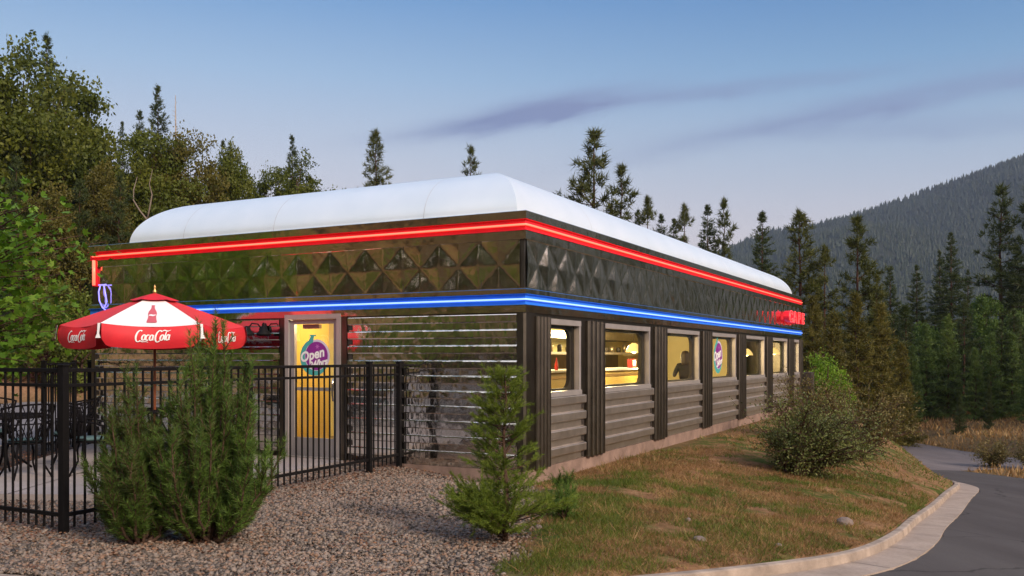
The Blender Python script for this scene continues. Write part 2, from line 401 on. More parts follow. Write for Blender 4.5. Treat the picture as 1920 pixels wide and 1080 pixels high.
def land(x, y, road=False):
    x = np.asarray(x, float); y = np.asarray(y, float)
    d, zk = near_line(x, y); ins = inside(x, y, ELINE)
    s = (x - BO[0]) * BR[0] + (y - BO[1]) * BR[1]; t = (x - BO[0]) * BL[0] + (y - BO[1]) * BL[1]
    ds = np.maximum(np.maximum(-4.2 - s, s - BLEN - 1), 0); dt = np.maximum(np.maximum(-0.25 - t, t - BWID - .3), 0); db = np.hypot(ds, dt)
    zp = -.05 - .15 * sst(s, -1.6, .4) * sst(t, 2.2, .6)
    q = d / (d + db + 1e-6); zi = zk + (zp - zk) * (1 - (1 - q) ** 1.7)
    zi = zi - 1.4 * sst(s, 23, 50)
    zo = zk - .105 + 0 * d
    zo = zo - .02 * np.minimum(d, 6)
    if not road:
        # banks: left of and beyond the parking lot, behind the camera, far right
        lb = np.maximum(np.maximum(-x - 24 + .1 * y, 0), np.where(x < 6, np.maximum(y - 36.5, 0), 0))
        lh = np.where((-x - 24 + .1 * y > 0) & (y < 34), 4.5, 2.4); zo = zo + np.minimum(.62 * np.minimum(lb, lh) + np.where(lh > 3, .34, .16) * np.maximum(lb - lh, 0), 14)
        bb = np.maximum(-y - 10, 0); zo = zo + np.minimum(.5 * np.minimum(bb, 3) + .25 * np.maximum(bb - 3, 0), 10)
        rb = np.maximum(x - 20.5 - 1.7 * np.maximum(36 - y, 0), 0) + np.maximum(y - 46.5, 0) * .5 * (x > 4); zo = zo + np.minimum(.40 * np.minimum(rb, 1.3) + .085 * np.maximum(rb - 1.3, 0), 7)
        rb2 = np.maximum(x - 19 - .45 * np.maximum(y, 0), 0) * (y < 30) ; zo = zo + np.minimum(.10 * rb2, 6)
        zo = zo + (vnoise(x, y, 3.2, 3) - .5) * .22 * sst(d, 8, 20)
    z = zo if road else np.where(ins, zi, zo)
    if not road: z = z + ins * sst(-t, .3, 1.6) * sst(x, -.2, 1.0) * (vnoise(x, y, 1.1, 5) - .5) * .09 * np.clip(d / 1.5, 0, 1)
    return z
def gz(x, y): return float(land(np.array([x]), np.array([y]))[0])
def axis(lo, hi, step, far):
    a = list(np.arange(lo, hi + 1e-6, step)); s_ = step; v = hi
    while v < far: s_ *= 1.22; v += s_; a.append(v)
    s_ = step; v = lo
    while v > -far: s_ *= 1.22; v -= s_; a.insert(0, v)
    return np.array(a)
gx = axis(-10, 16, .2, 3500); gy = axis(5, 32, .2, 3500)
GX, GY = np.meshgrid(gx, gy)
lotm = lambda x, y: (~inside(x, y, ELINE)) & (x < -7.5) & (x > -24 + .1 * y) & (y < 36.5) & (y > -6)
GZ = land(GX, GY)
farflat = sst(np.hypot(GX, GY), 150, 400); GZ = GZ * (1 - farflat) + farflat * (-4)
nx_, ny_ = len(gx), len(gy)
idx = np.arange(nx_ * ny_).reshape(ny_, nx_)
# the ground lies a little below the paved sheets laid on it
dK, _ = near_line(GX, GY); inI = inside(GX, GY, ELINE)
DRIVE = np.array([(-9.3, -6)] + [(-9.5, 6)] + [tuple(p[:2]) for p in ELINE if p[0] > -9.4 and p[1] < 31 and p[1] < 32 and not (p[0] < -8.85 and p[1] > 10)] + [tuple(p) for p in ROADR[::-1]])
ROADF = np.array([(10.2, 23.0), (11.2, 25.9), (13.6, 32.1), (16.6, 39.2), (19.4, 45.6), (19.75, 44.0), (19.7, 41.0), (20.1, 37.8), (21.5, 34.8), (26, 31.5), (38, 27), (38, 23.5), (26, 28.2), (19.5, 31.0), (17, 31.8), (14.6, 29.9), (14.7, 26)])
paved = (inside(GX, GY, DRIVE) | inside(GX, GY, ROADF) | lotm(GX, GY)) & ~inI
from_edge = np.where(paved, 1.0, 0.0)
GZ = np.where(paved, land(GX, GY, True) - .07, GZ)
Q = np.stack([idx[:-1, :-1].ravel(), idx[:-1, 1:].ravel(), idx[1:, 1:].ravel(), idx[1:, :-1].ravel()], 1)
gme = fast_mesh('ground', np.stack([GX.ravel(), GY.ravel(), GZ.ravel()], 1), Q)
sG = (GX - BO[0]) * BR[0] + (GY - BO[1]) * BR[1]; tG = (GX - BO[0]) * BL[0] + (GY - BO[1]) * BL[1]
def gravel_w(x, y): return sst(.05 + .25 * (vnoise(x, y, .5, 11) - .5) + .06 * (y - 9) - x, -.25, .25)
kG = gravel_w(GX, GY) * inI * (sG < .6)
lbG = np.maximum(np.maximum(-GX - 24 + .1 * GY, 0), np.where(GX < 6, np.maximum(GY - 36.5, 0), 0)); bbG = np.maximum(-GY - 10, 0)
redG = sst(lbG, 0, .2) * (1 - sst(lbG, np.where((-GX - 24 + .1 * GY > 0) & (GY < 34), 4, 2.3), np.where((-GX - 24 + .1 * GY > 0) & (GY < 34), 6.5, 3.2))) + sst(bbG, 0, .5) * (1 - sst(bbG, 3, 5))
forG = np.clip(sst(lbG, 5, 12) * (GY > 34) + sst(GY, 46, 54) + sst(bbG, 6, 10) + sst(GX - 20 - .35 * GY, 2, 7), 0, 1)
lawn = sst(-tG, 0, .5) * inI * sst(sG, -6, -4) * (1 - sst(sG, 24, 30))
a = gme.color_attributes.new('zones', 'FLOAT_COLOR', 'POINT')
a.data.foreach_set('color', np.stack([kG.ravel(), redG.ravel(), forG.ravel(), lawn.ravel()], 1).astype(np.float32).ravel())
gme.polygons.foreach_set('use_smooth', np.ones(len(gme.polygons), bool))
m_, k, p, out = new_mat('ground_soil')
at = k.n('ShaderNodeAttribute', attribute_name='zones'); sp = k.n('ShaderNodeSeparateColor'); k.link(at.outputs['Color'], sp.inputs[0])
co = k.n('ShaderNodeTexCoord').outputs['Object']
n1 = k.noise(co, .9, 6, .62); n2 = k.noise(co, 7, 6, .7); n3 = k.noise(co, 45, 4, .7); n4 = k.noise(co, 2.1, 5, .6)
dry = k.ramp(n2, [(.3, (.17, .085, .042)), (.55, (.30, .165, .08)), (.75, (.46, .31, .17))])
green = k.ramp(n2, [(.3, (.045, .065, .012)), (.6, (.085, .115, .02)), (.8, (.19, .165, .05))])
turf = k.mix(k.smooth(n1, .44, .60), dry, green)
turf = k.mix(k.math('MULTIPLY', k.smooth(n4, .58, .70), .8), turf, (.27, .13, .075))
wild = k.ramp(n2, [(.3, (.12, .075, .035)), (.6, (.22, .14, .065)), (.8, (.34, .24, .11))])
base = k.mix(at.outputs['Alpha'], wild, turf)
red = k.ramp(n2, [(.3, (.28, .15, .085)), (.7, (.44, .26, .16))])
sxy = k.n('ShaderNodeSeparateXYZ'); k.link(co, sxy.inputs[0])
red = k.mix(k.math('MULTIPLY', k.smooth(sxy.outputs[1], 33, 27), k.smooth(n1, .40, .58)), red, k.ramp(n2, [(.3, (.09, .085, .03)), (.7, (.20, .17, .07))]))
base = k.mix(sp.outputs[1], base, red)
forest = k.ramp(n2, [(.3, (.06, .032, .018)), (.7, (.13, .07, .035))])
base = k.mix(sp.outputs[2], base, forest)
vo = k.n('ShaderNodeTexVoronoi'); vo.inputs['Scale'].default_value = 38; k.link(co, vo.inputs['Vector'])
grav = k.ramp(k.noise(vo.outputs['Color'], 3, 1), [(.3, (.05, .042, .036)), (.6, (.13, .105, .09))])
base = k.mix(sp.outputs[0], base, grav)
base = k.mix(.35, base, k.mix(1, base, k.ramp(n3, [(.25, (.35, .35, .35)), (.75, (1.5, 1.5, 1.5))]), 'MULTIPLY'))
k.link(base, p.inputs['Base Color']); p.inputs['Roughness'].default_value = .95; p.inputs['Specular IOR Level'].default_value = .1
bn = k.n('ShaderNodeBump'); bn.inputs['Strength'].default_value = .7; bn.inputs['Distance'].default_value = .05
k.link(k.math('ADD', n2, n3), bn.inputs['Height']); k.link(bn.outputs[0], p.inputs['Normal'])
tag(obj('ground', gme, m_), kind='structure')

# asphalt
def asphalt(name, c0, c1, streaky=False):
    m_, k, p, out = new_mat(name); co = k.n('ShaderNodeTexCoord').outputs['Object']
    mp = k.n('ShaderNodeMapping'); k.link(co, mp.inputs[0]); mp.inputs['Rotation'].default_value = (0, 0, R_(-28)); mp.inputs['Scale'].default_value = (1.4, .25, 1)
    a = k.noise(mp.outputs[0], .9, 5, .6); f = k.noise(co, 140, 3, .7)
    c = k.ramp(a, [(.3, c0), (.7, c1)])
    c = k.mix(.5, c, k.mix(1, c, k.ramp(f, [(.3, (.55, .55, .55)), (.7, (1.5, 1.5, 1.5))]), 'MULTIPLY'))
    # cracks and patched seams
    v = k.n('ShaderNodeTexVoronoi', feature='DISTANCE_TO_EDGE'); v.inputs['Scale'].default_value = .33; k.link(k.mix(.25, co, k.noise(co, 1.5, 4, out=1)), v.inputs['Vector'])
    c = k.mix(k.math('MULTIPLY', k.math('LESS_THAN', v.outputs[0], .0035), .5), c, (.02, .018, .017))
    k.link(c, p.inputs['Base Color']); p.inputs['Roughness'].default_value = .92; p.inputs['Specular IOR Level'].default_value = .12
    bn = k.n('ShaderNodeBump'); bn.inputs['Strength'].default_value = .35; bn.inputs['Distance'].default_value = .01; k.link(f, bn.inputs['Height']); k.link(bn.outputs[0], p.inputs['Normal'])
    return m_
M['asph'] = asphalt('driveway_asphalt', (.070, .060, .057), (.10, .088, .083))
M['asph2'] = asphalt('old_road_asphalt', (.15, .125, .12), (.21, .175, .165))
M['asph3'] = asphalt('parking_lot_asphalt', (.17, .155, .155), (.22, .20, .20))
def offset(line, d):
    """shift a polyline sideways (to the right of travel)"""
    L = np.asarray(line, float).copy(); o = L.copy()
    for i in range(len(L)):
        a, b_ = L[max(i - 1, 0)], L[min(i + 1, len(L) - 1)]; t = b_[:2] - a[:2]; t /= np.hypot(*t)
        o[i, 0] += t[1] * d; o[i, 1] -= t[0] * d
    return o
def resample(L, n):
    L = np.asarray(L, float); s_ = np.r_[0, np.cumsum(np.hypot(*(L[1:, :2] - L[:-1, :2]).T))]; u = np.linspace(0, s_[-1], n)
    return np.stack([np.interp(u, s_, L[:, i]) for i in range(L.shape[1])], 1)
KF = KS[[i for i in range(len(KS)) if i >= 4]]            # the built kerb, from behind the diner round the front to the drive
GUT = offset(KF, .47)                                     # outer edge of the gutter
ks = int(np.argmin(np.hypot(KF[:, 0] + 7.2, KF[:, 1] - 8.1)))
mb = MB(); nA, nB = 110, 18
Lf = resample(np.vstack([GUT[ks:, :2], [(11.5, 25.0)], [(12.4, 27.4)], [(13.4, 29.6)]]), nA)
Lf[:, :] = Lf; Rt = resample(np.vstack([[(-13, -7)], [(-4, -7)], ROADR]), nA)
jit = (rng.random(nA) - .5) * .05
rows = []
for j in range(nB + 1):
    f = j / nB; P = Lf * (1 - f) + Rt * f
    if j == 0: P = P + jit[:, None] * np.array((.7, -.7))
    z = land(P[:, 0], P[:, 1], True) + .006; rows.append([(x, y, zz) for (x, y), zz in zip(P, z)])
mb.grid(rows); tag(mb.build('driveway', M['asph']), kind='structure')
def sheet(name, poly, m_, lift, step=1.0, kind='structure'):
    """sheet over a polygon: fine triangulated fill draped on the land"""
    bm = bmesh.new(); P = resample(np.vstack([poly, poly[:1]]), max(12, int(sum(np.hypot(*(np.roll(poly, -1, 0) - poly).T)) / step)))[:-1]
    vs = [bm.verts.new((x, y, 0)) for x, y in P]; bm.faces.new(vs)
    bmesh.ops.triangulate(bm, faces=bm.faces[:])
    for _ in range(3):
        long_ = [e for e in bm.edges if e.calc_length() > step * 2]
        if not long_: break
        bmesh.ops.subdivide_edges(bm, edges=long_, cuts=1); bmesh.ops.triangulate(bm, faces=bm.faces[:])
    for v in bm.verts: v.co.z = float(land(np.array([v.co.x]), np.array([v.co.y]), True)[0]) + lift
    mb = MB(); mb.bm(bm, True); return tag(mb.build(name, m_), kind=kind)
sheet('road', ROADF, M['asph2'], -.004, 1.5)
LOT = np.array([(-8.2, 17.9), (-3.7, 25.5), (1.2, 36.3), (-20.2, 36.3), (-22.5, 17), (-23.5, 4), (-13, -6.5), (-9.9, 6.5), (-9.95, 14)])
sheet('parking_lot', LOT, M['asph3'], .010, 1.5)
# kerb and gutter
def sweep(line, prof, name, m_):
    mb = MB(); rows = []
    for o, h in prof:
        P = offset(line, o); rows.append([(x, y, z + h) for x, y, z in P])
    mb.grid(rows, smooth=False); return tag(mb.build(name, m_), kind='structure')
sweep(KF, [(-.02, -.25), (-.02, -.01), (-.005, .0), (.065, .0), (.082, -.010), (.094, -.086)], 'kerb', M['kerb'])
m_, k, p, out = new_mat('gutter_concrete'); co = k.n('ShaderNodeTexCoord').outputs['Object']
c = k.ramp(k.noise(co, 2.5, 6, .6), [(.3, (.28, .21, .16)), (.7, (.41, .315, .25))]); c = k.mix(.3, c, k.mix(1, c, k.ramp(k.noise(co, 30, 4), [(.3, (.6, .6, .6)), (.7, (1.4, 1.4, 1.4))]), 'MULTIPLY'))
k.link(c, p.inputs['Base Color']); p.inputs['Roughness'].default_value = .9
sweep(KF, [(.090, -.082), (.094, -.088), (.47, -.095), (.475, -.2)], 'gutter', m_)
# joints of the gutter: thin dark slots every 3 m
mb = MB(); s_ = np.r_[0, np.cumsum(np.hypot(*(KF[1:, :2] - KF[:-1, :2]).T))]
for u in np.arange(20, s_[-1], 1.6):
    c0 = [np.interp(u, s_, KF[:, i]) for i in range(3)]; c1 = [np.interp(u + .012, s_, KF[:, i]) for i in range(3)]
    l2 = np.array([c0, c1]); a = offset(l2, .097); b_ = offset(l2, .46)
    mb.quad((*a[0, :2], a[0, 2] - .0845), (*a[1, :2], a[1, 2] - .0845), (*b_[1, :2], b_[1, 2] - .0915), (*b_[0, :2], b_[0, 2] - .0915))
tag(mb.build('gutter_joints', M['dark']), kind='structure')

# ------------------------------------------------------------------ patio slab
PAT = np.array([(-6.45, 10.1), (-3.72, 9.98), (-2.46, 13.30), (-7.30, 15.85), (-7.0, 13.4)])
mb = MB(); mb.poly([(x, y, .03) for x, y in PAT])
for i in range(len(PAT)):
    a, b_ = PAT[i], PAT[(i + 1) % len(PAT)]; mb.quad((*a, .03), (*b_, .03), (*b_, -.3), (*a, -.3))
tag(mb.build('patio', M['slab']), kind='structure')
mb = MB()
for f in (.33, .66):
    a = PAT[0] * (1 - f) + PAT[1] * f; b_ = PAT[3] * (1 - f) + PAT[2] * f; d = np.array((.008, 0)); mb.quad((*(a - d), .033), (*(a + d), .033), (*(b_ + d), .033), (*(b_ - d), .033))
a = PAT[0] * .5 + PAT[3] * .5; b_ = PAT[1] * .5 + PAT[2] * .5; d = np.array((0, .008)); mb.quad((*(a - d), .0335), (*(b_ - d), .0335), (*(b_ + d), .0335), (*(a + d), .0335))
tag(mb.build('patio_joints', M['dark']), kind='structure')

# ================================================================== THE DINER
D = thing('diner_building', 'long stainless steel diner with white curved roof and red and blue neon bands', 'building', (BO[0], BO[1], 0), BANG)
L_, W2 = BLEN, BWID
fA = lambda s, z, o: (-o, s, z)       # end wall with the door
fB = lambda s, z, o: (s, -o, z)       # long wall with the windows
def face(mb, f, s0, s1, prof, nseg=1, smooth=False):
    mb.grid([[f(s0 + (s1 - s0) * i / nseg, z, o) for i in range(nseg + 1)] for z, o in prof], smooth=smooth)
def fbox(mb, f, s0, s1, z0, z1, o0, o1):
    a = f(s0, z0, o0); b_ = f(s1, z1, o1); mb.box(min(a[0], b_[0]), max(a[0], b_[0]), min(a[1], b_[1]), max(a[1], b_[1]), min(a[2], b_[2]), max(a[2], b_[2]))
mb = MB(); mb.box(-.02, L_ + .02, -.02, W2 + .02, -1.6, -.004); mb.build('foundation', M['found'], D)
mb = MB()
fbox(mb, fA, .0, 3.04, 0, 3.46, -.16, 0); fbox(mb, fA, 4.15, W2, 0, 3.46, -.16, 0); fbox(mb, fA, 3.04, 4.15, 2.19, 3.46, -.16, 0)
mb.build('end_wall', M['steel_dark'], D)
mb = MB(); fbox(mb, fB, .165, L_, 0, 1.0, -.16, 0); fbox(mb, fB, .165, L_, 2.085, 3.46, -.16, 0)
PIERS = [(.26, .70)] + [(2.06 + 3.2 * i, 2.76 + 3.2 * i) for i in range(6)] + [(19.9, L_)]
for a, b_ in PIERS: fbox(mb, fB, max(a - .12, .165), b_, 1.0, 2.085, -.16, 0)
mb.build('long_wall', M['steel_dark'], D)
mb = MB(); mb.box(L_ - .16, L_, .0, W2, 0, 3.46); mb.box(.165, L_ - .16, W2 - .16, W2, 0, 3.46); mb.build('rear_wall', M['steel_dark'], D)
# ribbed siding
def ribs(z0, z1, pitch, h=.034):
    pr = []; n = int(round((z1 - z0) / pitch)); pitch = (z1 - z0) / n
    for i in range(n):
        b_ = z0 + i * pitch; pr += [(b_, .004), (b_ + .42 * pitch, .006), (b_ + .44 * pitch, h * .75), (b_ + .5 * pitch, h), (b_ + .90 * pitch, h * 1.02), (b_ + .94 * pitch, h * .96), (b_ + .972 * pitch, h * .66), (b_ + .99 * pitch, h * .25), (b_ + pitch - .001, .004)]
    return pr
def siding(f, s0, s1, z0, z1, pitch, name, m_, gap=.07, h=.034):
    mb = MB(); face(mb, f, s0, s1, ribs(z0, z1, pitch, h), 1)
    n = int(round((z1 - z0) / pitch)); pp = (z1 - z0) / n
    for i in range(n):
        for s in (s0, s1):
            b_ = z0 + i * pp; mb.poly([f(s, b_ + .43 * pp, .004), f(s, b_ + .45 * pp, h * .9), f(s, b_ + .9 * pp, h), f(s, b_ + .98 * pp, .004)])
    o = mb.build(name, m_, D)
    if gap:
        for i in range(n):
            b_ = z0 + i * pp; q = MB(); q.quad(f(s1 - gap, b_ + .06 * pp, .011), f(s1 + .004, b_ + .06 * pp, .011), f(s1 + .004, b_ + .40 * pp, .011), f(s1 - gap, b_ + .40 * pp, .011)); q.build('rib_notch', M['dark'], D)
    return o
siding(fA, .10, 2.93, 0, 2.13, .2125, 'siding', M['steel_siding'])
siding(fA, 4.26, 8.50, 0, 2.13, .2125, 'siding', M['steel_siding'])
mb = MB(); face(mb, fA, 0, .095, [(0, .03), (2.14, .03)]); face(mb, fB, 0, .26, [(0, .03), (2.14, .03)])
mb.quad(fA(0, 0, .03), fA(0, 2.14, .03), fB(0, 2.14, .03), fB(0, 0, .03)); mb.build('corner_trim', M['steel_dark'], D); mb = MB(); fbox(mb, fA, 8.505, 8.6, 0, 2.14, .002, .03); mb.build('corner_trim', M['steel_dark'], D)
# bands, diamond panels and neon channels, all round both visible faces
def band(prof, name, m_, smooth=False):
    mb = MB()
    P = []
    for z, o in prof:
        P.append([(-o, W2 + o, z), (-o, W2 / 2, z), (-o, -o, z), (L_ / 2, -o, z), (L_ + o, -o, z), (L_ + o, W2 + o, z)])
    mb.grid(P, smooth=smooth); return mb.build(name, m_, D)
band([(2.135, .003), (2.14, .040), (2.235, .045), (2.24, .02)], 'lower_fascia', M['steel'])
band([(2.385, .02), (2.39, .045), (2.45, .045), (2.456, .052), (2.468, .052), (2.472, .01)], 'middle_fascia', M['steel'])
band([(3.115, .01), (3.12, .045), (3.232, .05), (3.236, .02)], 'upper_fascia', M['steel'])
band([(3.388, .02), (3.392, .05), (3.495, .055), (3.50, .05), (3.502, -.25)], 'cornice', M['steel'])
band([(2.232, .022), (2.238, .065), (2.242, .065), (2.246, .03), (2.376, .03), (2.380, .065), (2.384, .065), (2.388, .022)], 'blue_neon_channel', M['glow_back_b'])
band([(3.230, .022), (3.236, .065), (3.240, .065), (3.244, .03), (3.380, .03), (3.384, .065), (3.388, .065), (3.392, .022)], 'red_neon_channel', M['glow_back_r'])
def neon(z, o, r, name, m_, pts=None):
    mb = MB(); c = .03
    pts = pts or [(-o, W2 - .06, z), (-o, 6, z), (-o, 3, z), (-o, c, z), (-o * .8, -o * .8, z), (c, -o, z), (5, -o, z), (10, -o, z), (15, -o, z), (L_ - .02, -o, z)]
    mb.tube(pts, r, 10); return mb.build(name, m_, D)
neon(3.312, .058, .014, 'red_neon_tube', M['neon_r'])
neon(2.311, .062, .012, 'blue_neon_tube', M['neon_b'], [(-.062, 8.0, 2.311), (-.062, 5, 2.311), (-.062, .03, 2.311), (-.05, -.05, 2.311), (.03, -.062, 2.311), (7, -.062, 2.311), (14, -.062, 2.311), (L_ - .02, -.062, 2.311)])
mb = MB(); mb.tube([(-.065, 8.49, 3.24), (-.065, 8.49, 3.0), (-.065, 8.49, 2.80)], .028, 8); mb.build('red_neon_drop', M['neon_r'], D)
mb = MB(); mb.box(-.05, -.006, 8.43, 8.55, 2.78, 3.236); mb.build('red_drop_channel', M['glow_back_r'], D)
mb = MB()
loop = [(-.06, 8.33, 2.79), (-.07, 8.36, 2.68), (-.07, 8.34, 2.52), (-.07, 8.26, 2.40), (-.065, 8.14, 2.325)]
mb.tube(loop, .011, 8); mb.tube([(-.06, 8.24, 2.79), (-.07, 8.19, 2.66), (-.07, 8.15, 2.50), (-.07, 8.20, 2.42), (-.065, 8.24, 2.40)], .011, 8); mb.tube([(-.06, 8.37, 2.80), (-.06, 8.18, 2.80)], .012, 8)
mb.build('hanging_neon_loop', M['neon_v'], D)
# quilted diamond panels
def diamonds(f, s0, s1, n, name):
    mb = MB(); z0, z1 = 2.472, 3.116; res = 14
    P = []
    for j in range(2 * res + 1):
        v = j / (2 * res); row = []
        for i in range(n * 2 * res + 1):
            u = i / (2 * res); a = u + v; b_ = u - v
            pa = 2 * abs(a - round(a)); pb = 2 * abs(b_ - round(b_)); q = min(pa, pb)
            row.append(f(s0 + (s1 - s0) * u / n, z0 + (z1 - z0) * v, .008 + .015 * (.65 * q + .35 * math.sin(q * math.pi / 2)) + .003 * math.sin(5.1 * u + 3 * v) * pa * pb))
        P.append(row)
    mb.grid(P, True); return mb.build(name, M['steel'], D)
diamonds(fA, .06, 8.42, 13, 'diamond_panel'); diamonds(fB, .06, L_ - .06, 31, 'diamond_panel')
for ff, ss in ((fA, (.66, 1.95, 4.52, 7.1)), (fB, np.arange(1.32, L_, 2.6))):
    for s in ss: mb = MB(); fbox(mb, ff, s - .004, s + .004, 2.475, 3.114, .0, .012); mb.build('panel_seam', M['dark'], D)
# roof
prof = [(.20, 3.49)] + [(.22 + 1.10 * (1 - math.cos(t)), 3.51 + .80 * math.sin(t)) for t in np.linspace(.02, math.pi / 2, 22)] + [(2.6, 4.36), (4.0, 4.38)]
mb = MB(); P = []
for d, z in prof:
    y1 = W2 - d - .45; P.append([(d, d, z), (L_ - d, d, z), (L_ - d, y1, z), (d, y1, z), (d, d, z)])
for k_ in range(4):
    mb.grid([[r[k_], r[k_ + 1]] for r in P], True)
mb.build('roof', M['roof'], D)
# standing seams of the roof sheets
RSM = mat('roof_seam', (.58, .58, .60), .5)
pr2 = prof[1:18]
for s in np.arange(2.9, L_ - 1, 2.9):
    mb = MB(); rows = [[(s - .004, d - .004, z + .003) for d, z in pr2], [(s + .004, d - .004, z + .003) for d, z in pr2]]; mb.grid(rows); mb.build('roof_seam', RSM, D)
for s in (1.75, 4.6, 6.6):
    mb = MB(); rows = [[(d - .004, s - .004, z + .003) for d, z in pr2], [(d - .004, s + .004, z + .003) for d, z in pr2]]; mb.grid(rows); mb.build('roof_seam', RSM, D)
# fluted piers
for a, b_ in PIERS:
    mb = MB(); n = 4; wd = (b_ - a) / n; pr = [(a, .0), (a, .05)]
    for i in range(n):
        for t in np.linspace(0, 1, 9): pr.append((a + wd * (i + t), .055 + .035 * abs(math.sin(math.pi * t)) ** .6))
    pr += [(b_, .05), (b_, .0)]
    mb.grid([[fB(s, z, o) for s, o in pr] for z in (.0, 2.09)], False)
    mb.poly([fB(s, 2.09, o) for s, o in pr]); mb.build('pier', M['steel_dark'], D)
# window bays
BAYS = [(PIERS[i][1], PIERS[i + 1][0]) for i in range(7)]
for i, (a, b_) in enumerate(BAYS):
    s1 = b_ - .22 if i < 6 else b_ - .1
    siding(fB, a + .005, b_ - .05, .0, .97, .2425, 'siding', M['steel_long'], .09, .055)
    mb = MB(); fbox(mb, fB, s1, b_, 1.0, 2.085, .002, .02); mb.build('window_jamb_panel', M['steel_dark'], D)
    mb = MB(); fr = .065
    fbox(mb, fB, a, s1, 2.0, 2.08, -.05, .04); fbox(mb, fB, a, s1, .965, 1.04, -.05, .055)
    fbox(mb, fB, a, a + fr, 1.04, 2.0, -.05, .035); fbox(mb, fB, s1 - fr, s1, 1.04, 2.0, -.05, .035)
    wdw = mb.build('window', M['alu'], D)
    mb = MB(); mb.quad(fB(a + fr, 1.04, -.03), fB(s1 - fr, 1.04, -.03), fB(s1 - fr, 2.0, -.03), fB(a + fr, 2.0, -.03)); mb.build('pane', M['glass'], wdw)
    # inside lining with a rounded opening
    mb = MB(); x0, x1, z0, z1 = a + fr, s1 - fr, 1.04, 2.0; c = .16
    outer = [(x0, z0), (x1, z0), (x1, z1), (x0, z1)]; ins_ = []
    for cx, cz, t0 in ((x1 - .05 - c, z0 + .03 + c, -90), (x1 - .05 - c, z1 - .05 - c, 0), (x0 + .03 + c, z1 - .05 - c, 90), (x0 + .03 + c, z0 + .03 + c, 180)):
        ins_ += [(cx + c * math.cos(R_(t0 + q)), cz + c * math.sin(R_(t0 + q))) for q in range(0, 91, 15)]
    corner = [(x1, z0)] * 7 + [(x1, z1)] * 7 + [(x0, z1)] * 7 + [(x0, z0)] * 7
    for q in range(4):
        (xa, za), (xb, zb) = outer[q], outer[(q + 1) % 4]; mb.quad(fB(xa, za, -.052), fB(xb, zb, -.052), fB(xb, zb, -.10), fB(xa, za, -.10))
    for q in range(28):
        r = (q + 1) % 28; mb.quad(fB(*corner[q], -.10), fB(*corner[r], -.10), fB(*ins_[r], -.10), fB(*ins_[q], -.10))
        mb.quad(fB(*ins_[q], -.10), fB(*ins_[r], -.10), fB(*ins_[r], -.158), fB(*ins_[q], -.158))
    mb.build('lining', M['inner'], wdw)
# ---------- round sticker "Open 24/hrs"
def sticker(parent, f, s, z, r, mir, o):
    """f face mapping, mir = +1/-1 reading direction along s"""
    g = lambda x, y, oo: f(s + mir * x * r, z + y * r, o + oo)
    circ = lambda R1, cx=0, cy=0, n=40: [(cx + R1 * math.cos(t), cy + R1 * math.sin(t)) for t in np.linspace(0, 2 * math.pi, n, endpoint=False)]
    mb = MB(); outer = [(1.06 * math.cos(t), 1.06 * math.sin(t)) for t in np.linspace(R_(112), R_(335), 34)]; inn = [(.12 + .84 * math.cos(t), .06 + .84 * math.sin(t)) for t in np.linspace(R_(128), R_(325), 34)]
    mb.grid([[g(x, y, .002) for x, y in outer], [g(x, y, .002) for x, y in inn]], False)
    mb.poly([g(x, y, .0022) for x, y in ((-.62, .62), (-.28, 1.22), (-.42, 1.30), (.12, 1.30), (.10, 1.20), (-.02, 1.22), (-.12, .82), (-.3, .72))])
    st = mb.build('sticker_ring', M['teal'], parent)
    mb = MB(); mb.poly([g(x, y, .001) for x, y in circ(.95, .16, .08)]); mb.build('sticker_border', M['pale'], parent)
    mb = MB(); mb.poly([g(x, y, .003) for x, y in circ(.82, .15, .08)]); mb.build('sticker_disc', M['purple'], parent)
    mb = MB()
    for t in range(0, 360, 60):
        mb.poly([g(.22 + .20 * math.cos(R_(t + d)) * q, .62 + .20 * math.sin(R_(t + d)) * q, .004) for d, q in ((-18, .35), (0, 1), (18, .35))])
    mb.poly([g(x, y, .0042) for x, y in circ(.09, .22, .62, 12)])
    mb.build('sticker_flower', M['pink'], parent)
    mb = MB(); c, s_ = math.cos(R_(12)), math.sin(R_(12))
    for txt, size, cx, cy in (('Open', .78, -.18, .12), ('24/hrs', .52, .28, -.36)):
        V, Fs = text_geo(txt, size, .22, .025); mb.add([g(cx + x * c - y * s_, cy + x * s_ + y * c, .0055) for x, y, _ in V], Fs)
    mb.build('sticker_lettering', M['print_w'], parent)
# ---------- door
mb = MB(); fbox(mb, fA, 3.055, 3.13, 0, 2.185, -.10, .05); fbox(mb, fA, 4.06, 4.135, 0, 2.185, -.10, .05); fbox(mb, fA, 3.13, 4.06, 2.11, 2.185, -.10, .05)
mb.build('door_frame', M['alu'], D)
mb = MB(); fbox(mb, fA, 2.945, 3.05, 0, 2.20, .002, .035); fbox(mb, fA, 4.14, 4.245, 0, 2.20, .002, .035); mb.build('door_trim', M['steel_dark'], D)
mb = MB(); fbox(mb, fA, 3.135, 3.21, .02, 2.105, -.05, .01); fbox(mb, fA, 3.975, 4.055, .02, 2.105, -.05, .01); fbox(mb, fA, 3.21, 3.975, 2.04, 2.105, -.05, .01); fbox(mb, fA, 3.21, 3.975, .02, .30, -.05, .01)
door = mb.build('door', M['alu_door'], D)
mb = MB(); mb.quad(fA(3.21, .30, -.02), fA(3.975, .30, -.02), fA(3.975, 2.04, -.02), fA(3.21, 2.04, -.02)); mb.build('pane', M['glass'], door)
mb = MB(); fbox(mb, fA, 3.21, 3.975, 1.02, 1.07, -.045, -.01); mb.build('push_bar', mat('bar_grey', (.22, .20, .19), .5), door)
